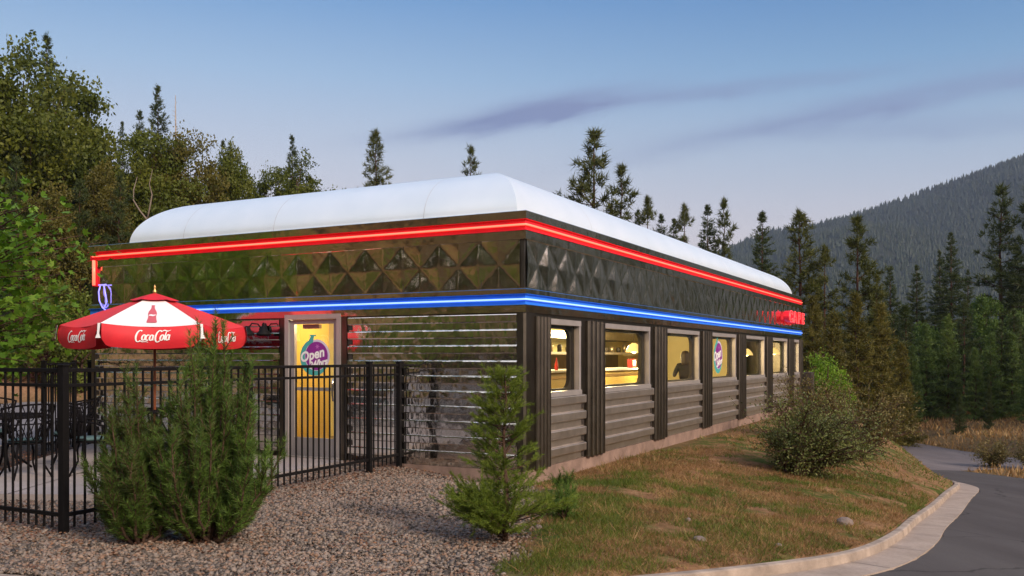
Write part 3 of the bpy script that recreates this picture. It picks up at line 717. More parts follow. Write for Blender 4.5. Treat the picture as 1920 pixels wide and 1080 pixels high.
mb = MB(); mb.tube([fA(3.185, 1.20, .012), fA(3.185, 1.20, .06), fA(3.185, 1.12, .075), fA(3.185, .96, .075), fA(3.185, .88, .06), fA(3.185, .88, .012)], .014, 8); mb.tube([fA(3.17, 1.13, .011), fA(3.17, 1.13, .03)], .022, 10)
mb.tube([fA(3.27, 1.16, -.045), fA(3.27, 1.02, -.05)], .03, 8)
mb.build('handle', mat('chrome', (.75, .73, .70), .15, 1), door)
mb = MB(); fbox(mb, fA, 3.52, 3.84, 1.97, 2.035, -.09, -.03); mb.build('closer', mat('closer_grey', (.13, .11, .10), .5), door)
sticker(door, fA, 3.60, 1.53, .265, -1, -.019)
mb = MB(); fbox(mb, fA, 3.06, 4.13, -.0, .018, -.1, .12); mb.build('threshold', mat('threshold_metal', (.35, .31, .28), .5, .4), D)
# window sticker, seen edge-on in the fourth bay
w4 = [o for o in children(D) if o.name.startswith('window') and not o.name.startswith('window_')][3]
sticker(w4, fB, (BAYS[3][0] + BAYS[3][1]) / 2 - .42, 1.53, .36, 1, -.029)
# ---------- twin wall lamp beside the door
mb = MB(); mb.tube([fA(4.56, 1.96, .036), fA(4.56, 1.96, .10)], .05, 12); wl = mb.build('wall_light', M['black'], D)
for q in (-1, 1):
    mb = MB(); mb.tube([fA(4.56, 1.96, .08), fA(4.56 + q * .05, 2.05, .12), fA(4.56 + q * .12, 2.06, .18), fA(4.56 + q * .16, 1.98, .22)], .012, 6)
    mb.lathe([(.02, .12), (.045, .10), (.06, .05), (.11, .0), (.115, -.03), (.10, -.03)], fA(4.56 + q * .17, 1.90, .23), 14); mb.build('lamp_head', M['black'], wl)
# ---------- floor, ceiling, partitions of the inside
mb = MB(); mb.box(.17, L_ - .17, .17, W2 - .17, .002, .02); mb.build('interior_floor', mat('floor_tile', (.20, .13, .07), .4), D)
mb = MB(); mb.box(.17, L_ - .17, .17, W2 - .17, 2.42, 2.45); mb.build('interior_ceiling', M['cream'], D)
mb = MB(); mb.box(.17, 1.35, 2.62, 2.66, .02, 2.42); mb.box(.17, 1.35, 4.40, 4.44, .02, 2.42); mb.box(1.35, 1.39, 2.62, 3.9, .02, 2.42); mb.box(.95, 1.01, 3.02, 3.06, .02, 2.3); mb.box(1.35, 1.39, 3.9, 4.44, 2.1, 2.42); mb.build('vestibule_wall', M['yellow'], D)
mb = MB(); mb.box(1.5, L_ - .3, 5.6, 5.66, .02, 2.42); mb.box(18.6, 18.66, 1.6, 5.6, .02, 2.42); mb.build('partition_wall', M['cream'], D)

def to_world(s, t, z=0): x, y = b2w(s, t); return (x, y, z)
# sign with red letters at the far end
sg = thing('letter_sign', 'red lit channel letter sign reading CAFE at the far end of the long wall', 'sign', to_world(18.3, -.06, 2.73), BANG)
for i, ch in enumerate('CAFE'):
    V, Fs = text_geo(ch, .44, 0, .02); mb = MB(); cx = -1.0 + .66 * i; dz = .18
    xs = [v[0] for v in V]; sc = 1.7
    mb.add([(cx + x * sc, -dz, y) for x, y, _ in V], Fs); mb.add([(cx + x * sc, -.01, y) for x, y, _ in V], Fs)
    ec = {}
    for f in Fs:
        for a, b_ in zip(f, f[1:] + f[:1]): ec[frozenset((a, b_))] = ec.get(frozenset((a, b_)), 0) + 1
    for e, c in ec.items():
        if c == 1:
            a, b_ = tuple(e); mb.quad(*[(cx + V[q][0] * sc, o, V[q][1]) for q, o in ((a, -dz), (b_, -dz), (b_, -.01), (a, -.01))])
    lt = mb.build('letter', M['sign_r'], sg)
    mb = MB()
    for e, c in ec.items():
        if c == 1:
            a, b_ = tuple(e); mb.tube([(cx + V[a][0] * sc, -dz - .012, V[a][1]), (cx + V[b_][0] * sc, -dz - .012, V[b_][1])], .010, 5, False)
    mb.build('letter_tube', M['sign_t'], lt)
# dark panel standing at the far end
ub = thing('service_panel', 'dark upright service panel standing at the far corner of the diner', 'panel', to_world(20.27, -.10, gz(*b2w(20.4, -.15))), BANG)
mb = MB(); mb.box(0, .42, -.26, .02, 0, 1.22, .02); mb.build('cabinet', M['dark'], ub)
mb = MB(); mb.box(.05, .37, -.275, -.262, .12, 1.14); mb.build('cabinet_door', mat('cabinet_brown', (.045, .032, .025), .6), ub)

# ---------- things inside the diner, seen through the windows
def lamp_light(loc, e, col=(1.0, .80, .42), r=.12):
    l = bpy.data.lights.new('lamp_glow', 'POINT'); l.energy = e; l.color = col; l.shadow_soft_size = r
    return l
def pendant(s, t, z, e, label):
    o = thing('pendant_lamp', label, 'lamp', to_world(s, t, z), BANG, 'pendant lamps inside the diner')
    mb = MB(); mb.tube([(0, 0, .14), (0, 0, 2.42 - z)], .008, 6); mb.build('cord', M['dark'], o)
    mb = MB(); mb.lathe([(.04, .16), (.10, .12), (.17, .02), (.19, -.04)], n=20); mb.build('lamp_shade', M['shade'], o)
    mb = MB(); mb.lathe([(.001, .05), (.05, .03), (.065, -.01), (.05, -.05), (.001, -.07)], n=14); mb.build('bulb', M['bulb'], o)
    l = bpy.data.objects.new('lamp_glow', lamp_light(None, e)); COL.objects.link(l); l.parent = o; l.location = (0, 0, -.16)
    return o
pendant(8.4, 1.5, 1.68, 80, 'glowing pendant lamp seen through the second window')
pendant(10.5, 1.7, 1.66, 85, 'glowing pendant lamp in the third window above a seated person')
pendant(13.2, 1.3, 1.60, 28, 'glowing pendant lamp behind the round sticker in the fourth window')
pendant(17.4, 1.1, 1.62, 22, 'pendant lamp in the dim fifth window')
pendant(19.0, .6, 1.66, 10, 'small pendant lamp in the far windows')
pendant(4.2, 1.5, 2.05, 90, 'pendant lamp above the counter in the first window')
for (s, t), e, lb in (((.62, 3.5), 60, 'added ceiling lamp brightening the yellow entrance behind the door'), ((6.5, 3.6), 330, 'added ceiling lamp brightening the kitchen behind the counter'), ((12.5, 3.8), 620, 'added ceiling lamp brightening the back of the dining room')):  # unseen ceiling fixtures, added to brighten the interior
    o = thing('added_ceiling_lamp', lb, 'lamp', to_world(s, t, 2.40), BANG); mb = MB(); mb.lathe([(.001, -.05), (.12, -.04), (.15, .0), (.15, .018)], n=20); mb.build('diffuser', M['shade'], o)
    l = bpy.data.objects.new('lamp_glow', lamp_light(None, e, (1, .82, .46), .15)); COL.objects.link(l); l.parent = o; l.location = (0, 0, -.22)
ct = thing('counter', 'long yellow fronted lunch counter with white top inside the diner', 'counter', to_world(3.4, 2.3, .02), BANG)
mb = MB(); mb.box(0, 8.0, 0, .6, 0, 1.19); mb.build('counter_body', M['yellow'], ct)
mb = MB(); mb.box(-.06, 8.06, -.12, .66, 1.192, 1.24, .012); mb.build('countertop', M['white'], ct)
mb = MB(); mb.box(0, 8.0, -.02, -.003, 1.06, 1.12); mb.build('counter_trim', M['brass'], ct)
hd = thing('kitchen_shelving', 'dark kitchen hood and shelf behind the counter', 'shelving', to_world(8.6, 4.3, 0), BANG)
mb = MB(); mb.box(0, 9.0, 0, 1.1, 1.60, 1.66); mb.build('shelf', M['alu'], hd)
mb = MB(); mb.box(.1, 8.9, .1, 1.1, 2.02, 2.40); mb.build('hood', mat('hood_grey', (.20, .16, .10), .4, .6), hd)
mb = MB(); mb.box(.0, 9.0, 1.1, 1.16, .4, 1.58); mb.build('back_panel', mat('back_panel_brown', (.12, .085, .045), .5), hd)
for s_, z_ in ((0, 0), (8.9, 0)):
    mb = MB(); mb.box(s_, s_ + .06, .02, .08, .02, 1.60); mb.build('upright', M['alu'], hd)
for i in range(16):
    mb = MB(); r = .06 + .04 * random.random(); h = .12 + .12 * random.random(); mb.lathe([(.001, 0), (r, 0), (r, h), (r * .6, h + .02), (.001, h + .03)], n=12)
    o = mb.build('pot', mat('pot_metal', (.28, .22, .14), .35, .7) if i % 2 else M['dark']); o.location = to_world(8.8 + i * .54, 4.5, 1.662); o.rotation_euler = (0, 0, BANG)
    tag(o, 'cooking pot on the kitchen shelf behind the counter', 'pot', 'pots on the kitchen shelf')
bt = MB().lathe([(.001, 0), (.035, 0), (.036, .10), (.030, .14), (.013, .19), (.012, .23), (.004, .26), (.001, .26)], n=14).build('ketchup_bottle', M['red_pl']); bt.location = to_world(6.05, 2.32, 1.262)
tag(bt, 'red ketchup bottle on the counter seen through the first window', 'bottle')
nb = thing('napkin_holder', 'red napkin holder on the counter seen through the second window', 'napkin holder', to_world(10.6, 2.36, 1.262), BANG)
mb = MB(); mb.box(-.14, .14, -.07, .07, 0, .22, .015); mb.build('holder', M['red_pl'], nb)
mb = MB(); mb.box(-.12, .12, -.074, .074, .05, .19); mb.build('napkins', M['white'], nb)
# cafe chairs
def cafe_chair(label, s, t, rz):
    o = thing('cafe_chair', label, 'chair', to_world(s, t, .02), BANG + rz, 'cafe chairs inside the diner')
    mb = MB(); mb.box(-.21, .21, -.21, .21, .43, .48, .02); mb.build('seat', M['dark'], o)
    mb = MB(); mb.grid([[(x, .20 + .05 * (1 - (x / .21) ** 2), z) for x in np.linspace(-.21, .21, 7)] for z in (.60, .98)]); mb.grid([[(x, .225 + .05 * (1 - (x / .21) ** 2), z) for x in np.linspace(-.21, .21, 7)] for z in (.60, .98)]); mb.build('backrest', M['dark'], o)
    for x in (-.19, .19):
        for y in (-.19, .19):
            mb = MB(); mb.tube([(x, y, 0), (x * .97, y, .43 if y < 0 else .62)], .014, 6); mb.build('leg', M['alu'], o)
    return o
for i, (s, t) in enumerate(((7.3, 1.25), (8.0, 1.3), (8.8, 1.4))):
    cafe_chair(('dark cafe chair nearest the second window', 'dark cafe chair in the middle of the row at the counter', 'dark cafe chair at the far end of the row by the counter')[i], s, t, math.pi + .2)
cafe_chair('dark round backed chair beside the seated person in the third window', 8.45, .75, -1.4)
tb = thing('cafe_table', 'cafe table inside the third window', 'table', to_world(9.1, .75, .02), BANG); mb = MB(); mb.box(-.35, .35, -.4, .4, .72, .76, .012); mb.build('tabletop', M['white'], tb); MB().lathe([(.25, 0), (.25, .02), (.04, .06), (.04, .72)], n=14).build('pedestal', M['alu'], tb)
# seated person, back view, inside the third window
pr_ = thing('person', 'person in dark clothes sitting at a table inside the third window', 'person', to_world(9.85, .75, .34), BANG)
MB().lathe([(.20, .001), (.20, .02), (.03, .05), (.03, .62), (.17, .64), (.18, .69), (.001, .70)], n=18).build('bar_stool', M['iron']); _st = bpy.data.objects['bar_stool']; _st.location = to_world(9.85, .75, .021); tag(_st, 'round bar stool under the seated person', 'stool')
mb = MB()
J = {'pel': (0, 0, .50), 'waist': (.02, 0, .68), 'chest': (.0, 0, .88), 'neck': (-.03, 0, 1.06), 'head': (-.06, 0, 1.16), 'top': (-.05, 0, 1.28),
     'shl': (-.02, -.18, .98), 'ell': (-.12, -.24, .76), 'wrl': (-.36, -.16, .78), 'shr': (-.02, .18, .98), 'elr': (-.12, .24, .76), 'wrr': (-.36, .16, .78),
     'hpl': (0, -.09, .49), 'knl': (-.42, -.11, .50), 'anl': (-.40, -.11, .08), 'tol': (-.55, -.11, .04), 'hpr': (0, .09, .49), 'knr': (-.42, .11, .50), 'anr': (-.40, .11, .08), 'tor': (-.55, .11, .04)}
RD = {'pel': .15, 'waist': .14, 'chest': .15, 'neck': .055, 'head': .095, 'top': .085, 'shl': .07, 'shr': .07, 'ell': .05, 'elr': .05, 'wrl': .033, 'wrr': .033, 'hpl': .10, 'hpr': .10, 'knl': .065, 'knr': .065, 'anl': .045, 'anr': .045, 'tol': .035, 'tor': .035}
ED = [('pel', 'waist'), ('waist', 'chest'), ('chest', 'neck'), ('neck', 'head'), ('head', 'top'), ('chest', 'shl'), ('shl', 'ell'), ('ell', 'wrl'), ('chest', 'shr'), ('shr', 'elr'), ('elr', 'wrr'), ('pel', 'hpl'), ('hpl', 'knl'), ('knl', 'anl'), ('anl', 'tol'), ('pel', 'hpr'), ('hpr', 'knr'), ('knr', 'anr'), ('anr', 'tor')]
nm = list(J); me = bpy.data.meshes.new('body'); me.from_pydata([J[n] for n in nm], [(nm.index(a), nm.index(b_)) for a, b_ in ED], [])
body = obj('body', me, mat('dark_clothes', (.014, .012, .011), .95), pr_)
md = body.modifiers.new('skin', 'SKIN'); sk = me.skin_vertices[0].data
for i, n in enumerate(nm): sk[i].radius = (RD[n], RD[n]); sk[i].use_root = (n == 'pel')
body.modifiers.new('smooth', 'SUBSURF').levels = 1
mb = MB(); mb.lathe([(.001, .16), (.07, .14), (.105, .06), (.108, -.02), (.10, -.12), (.08, -.18), (.05, -.18)], (-.04, 0, 1.18), 16); mb.build('hair', mat('dark_hair', (.03, .02, .013), .6), pr_)

# ================================================================== FENCE
PN = (-3.98, 8.11); PM = (-1.945, 12.45); PW = (-1.625, 13.14); PC = (-6.68, 9.52); PB = (-7.43, 14.5); PB2 = (-7.69, 16.05)
picket_me = None
def fence(name_lbl, pts, post_at, zt=1.44):
    """pts: corners in plan; one fence with its posts, rails and pickets"""
    global picket_me
    o = thing('metal_fence', name_lbl, 'fence', (*pts[0], gz(*pts[0])), 0, 'black metal fence round the patio'); ox, oy, oz = o.location
    L = [np.array(p, float) for p in pts]
    if picket_me is None:
        mb = MB(); h = .0085; mb.box(-h, h, -h, h, 0, 1.40, .002); t_ = mb.build('picket', M['black']); picket_me = t_.data; bpy.data.objects.remove(t_)
    for a, b_ in zip(L[:-1], L[1:]):
        d = b_ - a; l = np.hypot(*d); d /= l; n_ = np.array((-d[1], d[0])); rz = math.atan2(d[1], d[0])
        for z, hh in ((1.42, .018), (1.285, .015), (.135, .018)):
            mb = MB(); mb.box(0, l, -.014, .014, -hh, hh, .003); q = mb.build('rail', M['black'], o); q.location = (a[0] - ox, a[1] - oy, z - oz); q.rotation_euler = (0, 0, rz)
        n = int(round(l / .112))
        for i in range(1, n):
            p_ = a + d * (l * i / n)
            if min(np.hypot(*(p_ - np.array(q))) for q in post_at) < .05: continue
            c = obj('picket', picket_me, None, o, (p_[0] - ox, p_[1] - oy, .015 - oz), (0, 0, rz)); 
    for q in post_at:
        g = gz(*q); mb = MB(); mb.box(-.033, .033, -.033, .033, g - .15 - oz, zt + .015 - oz, .004); mb.box(-.039, .039, -.039, .039, zt + .015 - oz, zt + .035 - oz, .006); r = mb.build('post', M['black'], o); r.location = (q[0] - ox, q[1] - oy, 0)
        d = np.array(pts[1]) - np.array(pts[0]); r.rotation_euler = (0, 0, math.atan2(d[1], d[0]))
    return o
mid = lambda a, b_, f: (a[0] * (1 - f) + b_[0] * f, a[1] * (1 - f) + b_[1] * f)
fence('black metal picket fence running from the near corner post to the diner wall', [PN, PM, PW], [PN, mid(PN, PM, .5), PM, PW])
fence('black metal picket fence along the near left edge of the patio', [mid(PN, PC, .014), PC], [PC])
fence('short black metal picket fence panel behind the chairs at the far side of the patio', [PB, PB2], [PB, PB2])
gp = thing('gate_post', 'black gate post between the far fence and the diner corner', 'post', (-7.62, 16.5, -.02)); mb = MB(); mb.box(-.035, .035, -.035, .035, -.1, 1.47, .004); mb.build('post', M['black'], gp); mb = MB(); mb.box(-.042, .042, -.042, .042, 1.472, 1.5, .006); mb.build('cap', M['black'], gp)

# ================================================================== PATIO FURNITURE
UX, UY = -5.24, 13.4
um = thing('patio_umbrella', 'red and white soda umbrella with scripted valance over the patio table', 'umbrella', (UX, UY, .03), math.atan2(-.945, .326))
zA, zE, RR = 2.44 - .03, 1.99 - .03, 1.26
def canopy_pt(k_, u, v):
    """panel k, u across 0..1, v from apex 0 to eave 1 (local, front panel along +x)"""
    a0 = R_(-30 + 60 * k_); a1 = a0 + R_(60)
    x = RR * v * (math.cos(a0) * (1 - u) + math.cos(a1) * u); y = RR * v * (math.sin(a0) * (1 - u) + math.sin(a1) * u)
    return Vector((x, y, zA + (zE - zA) * v ** 1.08 - .045 * 4 * u * (1 - u) * v))
def valance_pt(k_, u, h, out=0.0):
    e = canopy_pt(k_, u, 1); a = R_(60 * k_); n_ = Vector((math.cos(a), math.sin(a), 0))
    return e + n_ * (.006 + out + .035 * math.sin(math.pi * min(h / .3, 1)) + .02 * math.sin(u * 9 + k_)) + Vector((0, 0, -h))
for k_ in range(6):
    mb = MB(); mb.grid([[canopy_pt(k_, u, v) for u in np.linspace(0, 1, 13)] for v in np.linspace(.0, 1, 10)])
    cp = mb.build('canopy_panel', M['white'] if k_ in (0, 3) else M['red_l'], um)
    if k_ in (0, 3): cp['label'] = 'white canopy panel with a red bottle print'
    mb = MB(); us = np.linspace(.012, .988, 25); rows = []
    for j in range(7):
        rows.append([])
        for u in us:
            e = min(u - .012, .988 - u); hm = .30 if e > .07 else .30 - .09 * (1 - e / .07) ** 2
            rows[-1].append(valance_pt(k_, u, hm * j / 6))
    mb.grid(rows); va = mb.build('valance', M['red'], um)
    # script lettering on the valance, drawn as brush strokes
    mb = MB(); sc = .108
    def g(x, y): return valance_pt(k_, .5 + (x * sc * .86) / RR * 1.0, .135 - y * sc, .010)
    def g_(x, y): return g(x + .28 * y, y)
    def arc(cx, cy, rx, ry, t0, t1, w0, w1, n=16):
        T = np.linspace(R_(t0), R_(t1), n); pts = [(cx + rx * math.cos(t), cy + ry * math.sin(t)) for t in T]
        ribbon(mb, pts, [w0 + (w1 - w0) * abs(math.cos(t)) for t in T], g_)
    th, tn = .24, .10
    arc(-1.62, .05, .42, .72, 60, 310, tn, th); ribbon(mb, [(-1.40, -.52), (-1.0, -.66), (-.5, -.62), (-.2, -.72)], [.12, .10, .08, .03], g_)
    arc(-.98, -.12, .22, .34, 0, 360, tn, th); arc(-.45, -.12, .23, .34, 50, 310, tn, th); arc(.05, -.12, .22, .34, 0, 360, tn, th)
    ribbon(mb, [(.28, .22), (.28, -.2), (.34, -.44), (.46, -.40)], [.18, .18, .14, .06], g_)
    ribbon(mb, [(.48, -.08), (.66, -.04)], [.12, .10], g_)
    arc(1.02, .05, .42, .72, 60, 310, tn, th); ribbon(mb, [(1.18, .62), (1.6, .80), (2.1, .66), (2.5, .80)], [.08, .13, .12, .03], g_)
    arc(1.50, -.12, .22, .34, 0, 360, tn, th); ribbon(mb, [(1.93, .62), (1.88, .1), (1.88, -.3), (1.97, -.44), (2.06, -.40)], [.12, .20, .18, .12, .05], g_)
    arc(2.28, -.12, .21, .34, 0, 360, tn, th); ribbon(mb, [(2.50, .22), (2.50, -.2), (2.56, -.44), (2.68, -.36)], [.18, .18, .14, .05], g_)
    mb.v = [tuple(q) for q in mb.v]; mb.build('lettering', M['print_w'], va)
    # bottle emblem on the white panels
    if k_ in (0, 3):
        half = [(0, .0), (.62, .0), (.70, .12), (.60, .5), (.58, .8), (.70, 1.1), (.66, 1.35), (.36, 1.75), (.30, 2.05), (.36, 2.08), (.36, 2.22), (0, 2.22)]
        mb = MB()
        def cg(x, y): q = canopy_pt(k_, .5 + x * .085 / (1 - .33 * (y / 2.2)) , .90 - y * .235); return q + Vector((math.cos(R_(60 * k_)) * .004, math.sin(R_(60 * k_)) * .004, .007))
        for (x0, y0), (x1, y1) in zip(half[1:-1], half[2:]):
            mb.quad(cg(-x0, y0), cg(x0, y0), cg(x1, y1), cg(-x1, y1))
        mb.build('bottle_print', M['print_r'], cp)
        mb = MB(); ribbon(mb, [(-.5, .86), (-.2, .90), (.1, .84), (.5, .92)], [.12, .20, .18, .10], lambda x, y: cg(x, y) + Vector((0, 0, .004))); mb.build('bottle_band', M['print_w'], cp)
    # white ribbon hanging at the seams of the valance
    a = R_(-30 + 60 * k_); c = Vector((math.cos(a), math.sin(a), 0)); t_ = Vector((-c.y, c.x, 0)); e = canopy_pt(k_, 0, 1) + c * .03
    mb = MB(); mb.quad(e - t_ * .02, e + t_ * .02, e + t_ * .016 + Vector((0, 0, -.14)) + c * .02, e - t_ * .016 + Vector((0, 0, -.14)) + c * .02); mb.quad(e - t_ * .016 + Vector((0, 0, -.14)) + c * .02, e + t_ * .016 + Vector((0, 0, -.14)) + c * .02, e + t_ * .045 + Vector((0, 0, -.2)) + c * .03, e - t_ * .035 + Vector((0, 0, -.2)) + c * .03)
    mb.build('tie', M['print_w'], um)
    mb = MB(); mb.tube([(c * .05 + Vector((0, 0, zA - .03))), (c * .6 + Vector((0, 0, zA - .03 + (zE - zA) * .52))), c * (RR - .02) + Vector((0, 0, zE - .012))], .011, 6); mb.build('rib', M['wood'], um)
mb = MB()      # vent cap
for k_ in range(6): mb.grid([[canopy_pt(k_, u, v) + Vector((0, 0, .035)) for u in np.linspace(0, 1, 7)] for v in np.linspace(0, .27, 4)])
mb.build('vent_cap', M['red'], um)
mb = MB(); mb.tube([(0, 0, .12), (0, 0, 1.2), (0, 0, zA + .02)], .019, 12); mb.build('pole', M['wood'], um)
MB().lathe([(.001, .13), (.008, .12), (.02, .085), (.012, .06), (.03, .03), (.03, .0), (.012, -.02)], (0, 0, zA + .03), 14).build('finial', M['brass'], um)
MB().lathe([(.24, 0), (.25, .02), (.22, .06), (.06, .09), (.035, .12), (.035, .24), (.02, .25)], n=24).build('base', M['black'], um)
# cast iron table
def table(label, x, y):
    o = thing('patio_table', label, 'table', (x, y, .03), .3, 'black cast iron patio tables')
    mb = MB(); mb.lathe([(.50, .70), (.52, .71), (.52, .73), (.50, .74)], n=36)
    for r in (.12, .25, .38): mb.tube([(r * math.cos(t), r * math.sin(t), .727) for t in np.linspace(0, 2 * math.pi, 30)], .008, 5, False)
    for t in np.linspace(0, 2 * math.pi, 24, endpoint=False): mb.tube([(.06 * math.cos(t), .06 * math.sin(t), .727), (.3 * math.cos(t + .25), .3 * math.sin(t + .25), .727), (.5 * math.cos(t), .5 * math.sin(t), .727)], .008, 5)
    mb.build('tabletop', M['iron'], o)
    for k_ in range(4):
        a = k_ * math.pi / 2 + .4; c = Vector((math.cos(a), math.sin(a), 0)); mb = MB(); mb.tube([c * .10 + Vector((0, 0, .70)), c * .06 + Vector((0, 0, .45)), c * .12 + Vector((0, 0, .2)), c * .33 + Vector((0, 0, .02))], [.016, .018, .018, .014], 8); mb.build('leg', M['iron'], o)
    return o
table('black cast iron table under the red umbrella', UX, UY); table('black cast iron table at the left edge of the patio', -6.75, 12.15)
def iron_chair(label, x, y, rz):
    o = thing('iron_chair', label, 'chair', (x, y, .03), rz, 'black cast iron patio chairs')     # faces local +x
    mb = MB(); mb.lathe([(.001, .42), (.20, .42), (.215, .43), (.20, .44), (.001, .44)], n=28); mb.build('seat', M['iron'], o)
    mb = MB(); mb.lathe([(.001, .444), (.185, .444), (.20, .46), (.185, .485), (.001, .49)], n=28); mb.build('cushion', M['cushion'], o)
    mb = MB()
    bp = lambda a, z: (-(.20 + .14 * (z - .44) / .45) * math.cos(a) - .02, (.205 + .10 * (z - .44) / .45) * math.sin(a) * 1.08, z)
    A0 = R_(78)
    topz = lambda a: .87 + .055 * math.cos(a * 1.15)
    mb.tube([bp(a, topz(a)) for a in np.linspace(-A0, A0, 19)], .013, 6); mb.tube([bp(a, .66 + .02 * math.cos(a)) for a in np.linspace(-A0, A0, 19)], .009, 5); mb.tube([bp(a, .47) for a in np.linspace(-A0, A0, 15)], .010, 5)
    for q in (-1, 1): mb.tube([bp(q * A0 * f, z) for f, z in ((.72, .44), (.86, .6), (.96, .76), (1, .875))], .013, 6)
    for j in range(9):
        a0 = -A0 + 2 * A0 * j / 8
        for q in (-1, 1):
            a1 = max(-A0, min(A0, a0 + q * .52)); mb.tube([bp(a0 * .8, .47), bp(a0 * .5 + a1 * .5, .66 + .02), bp(a1, topz(a1))], .0065, 4)
    for j in range(6):
        a0 = -A0 * .8 + 1.6 * A0 * j / 5; mb.tube([bp(a0 + .13 * math.cos(t), .775 + .055 * math.sin(t)) for t in np.linspace(0, 2 * math.pi, 11)], .006, 4, False); mb.tube([bp(a0 + .12 * math.cos(t), .56 + .05 * math.sin(t)) for t in np.linspace(0, 2 * math.pi, 11)], .006, 4, False)
    mb.build('backrest', M['iron'], o)
    for q in (-1, 1):
        mb = MB(); mb.tube([bp(q * A0 * .95, .70), (.05, q * .30, .68), (.17, q * .29, .64), (.17, q * .24, .56), (.13, q * .2, .45)], .012, 6); mb.build('armrest', M['iron'], o)
        for xx in (-1, 1):
            mb = MB(); mb.tube([(xx * .14, q * .14, .42), (xx * .17, q * .17, .30), (xx * .16, q * .16, .16), (xx * .23, q * .23, 0)], [.015, .014, .012, .013], 7); mb.build('leg', M['iron'], o)
    return o
ic = [((-6.10, 11.45), 2.45, 'black cast iron chair with grey cushion seen from behind at the left table'), ((-6.1, 12.6), 3.6, 'black cast iron chair seen side on just left of the near fence post'),
      ((-5.42, 11.75), .35, 'black cast iron chair left of the umbrella pole, turned towards it'), ((-4.55, 12.75), 2.4, 'black cast iron chair hidden behind the twin pines'), ((-4.25, 13.3), -3.1, 'black cast iron chair nearest the door'), ((-7.3, 12.9), -.7, 'black cast iron chair at the far side of the left table')]
for (x, y), rz, lb in ic: iron_chair(lb, x, y, rz)

# ================================================================== VEGETATION
def unit(v): return v / (np.linalg.norm(v, axis=-1, keepdims=True) + 1e-9)
def needles(P, Dn, Ln, Wn, r):
    """thin triangles from P along Dn"""
    n = len(P); side = unit(np.cross(Dn, r.normal(size=(n, 3)))) * (Wn[:, None] if np.ndim(Wn) else Wn) / 2
    tip = P + Dn * (Ln[:, None] if np.ndim(Ln) else Ln)
    return np.stack([P - side, P + side, tip], 1).reshape(-1, 3)
def leaves(P, Dn, Ln, Wn, r, flat=None):
    """diamond leaves, a little folded along nothing: four corners"""
    n = len(P); nr = r.normal(size=(n, 3)) if flat is None else flat + r.normal(size=(n, 3)) * .5
    side = unit(np.cross(Dn, nr)) * (Wn[:, None] if np.ndim(Wn) else Wn) / 2; Lc = Ln[:, None] if np.ndim(Ln) else Ln
    return np.stack([P, P + Dn * Lc * .45 + side, P + Dn * Lc, P + Dn * Lc * .45 - side], 1).reshape(-1, 3)
def tri_mesh(name, V, k=3): return fast_mesh(name, V, np.arange(len(V)).reshape(-1, k))
def plant(name, label, cat, loc, group, crown_mat, wood_mat, trunk_mb, crown_me, rz=0, scale=1, crown='crown', trunk='trunk'):
    o = thing(name, label, cat, loc, rz, group); o.scale = (scale,) * 3
    kids = []
    if trunk_mb is not None: kids.append(trunk_mb.build(trunk, wood_mat, o))
    kids.append(obj(crown, crown_me, crown_mat, o)); KIDS[o.name] = kids
    return o
def pine_proto(seed, H=14, Rb=2.3, z0=.10, nw=26, nb=5, tl=.42, nn=11, tw=.055, droop=0.0, taper=.8, side=.28, bare=.3):
    r = np.random.default_rng(seed); tp, td = [], []; tr = MB()
    kx = r.normal(0, .05, 6); tr.tube([(kx[i] * (i > 0), kx[-i] * (i > 0), H * f) for i, f in enumerate((0, .2, .45, .7, .9, .99))], [H * .014, H * .011, H * .008, H * .005, H * .002, .01], 7)
    for i in range(nw):
        t = (i + r.random() * .7) / nw; L = (Rb * min(1.0, (1 - t) ** taper) + .16) * (.9 + .2 * math.sin(i * 1.7))
        for b_ in range(nb):
            if r.random() < .1: continue
            h = H * (z0 + (1 - z0) * min(.99, t + r.normal(0, .012))); az = r.random() * 6.283; Lb = L * (.5 + .65 * r.random()); el = (-.10 - droop) * (1 - t) + .75 * t ** 1.5 + r.normal(0, .12)
            d = np.array((math.cos(az) * math.cos(el), math.sin(az) * math.cos(el), math.sin(el))); sd = np.array((-math.sin(az), math.cos(az), 0))
            if Lb > .6 and i % 2 == 0: tr.tube([(0, 0, h), tuple(d * Lb * .5 + (0, 0, h)), tuple(d * Lb * .95 + (0, 0, h + .06 * Lb))], [.012 * H / 14 + .012 * Lb, .02, .008], 4, False)
            k_ = max(2, int(Lb / .20))
            for q in range(k_):
                s = bare + (1 - bare) * (q + r.random()) / k_; off = sd * r.normal(0, side * Lb * (1.08 - s) + .05)
                tp.append(d * Lb * s + off + (0, 0, h + .10 * Lb * s * s + r.normal(0, .06))); td.append(d * .5 + unit(off[None])[0] * .35 + (0, 0, .35 - droop))
    for q in range(8): tp.append(np.array((0, 0, H * (.97 + .004 * q)))); td.append(np.array((0, 0, 1.)))
    tp = np.array(tp); td = unit(np.array(td)); P = np.repeat(tp, nn, 0); Dn = unit(np.repeat(td, nn, 0) * .75 + r.normal(size=P.shape) * .62)
    P = P + r.normal(0, .05, P.shape)
    return tr, tri_mesh('crown', needles(P, Dn, tl * (.6 + .6 * r.random(len(P))), tw, r))
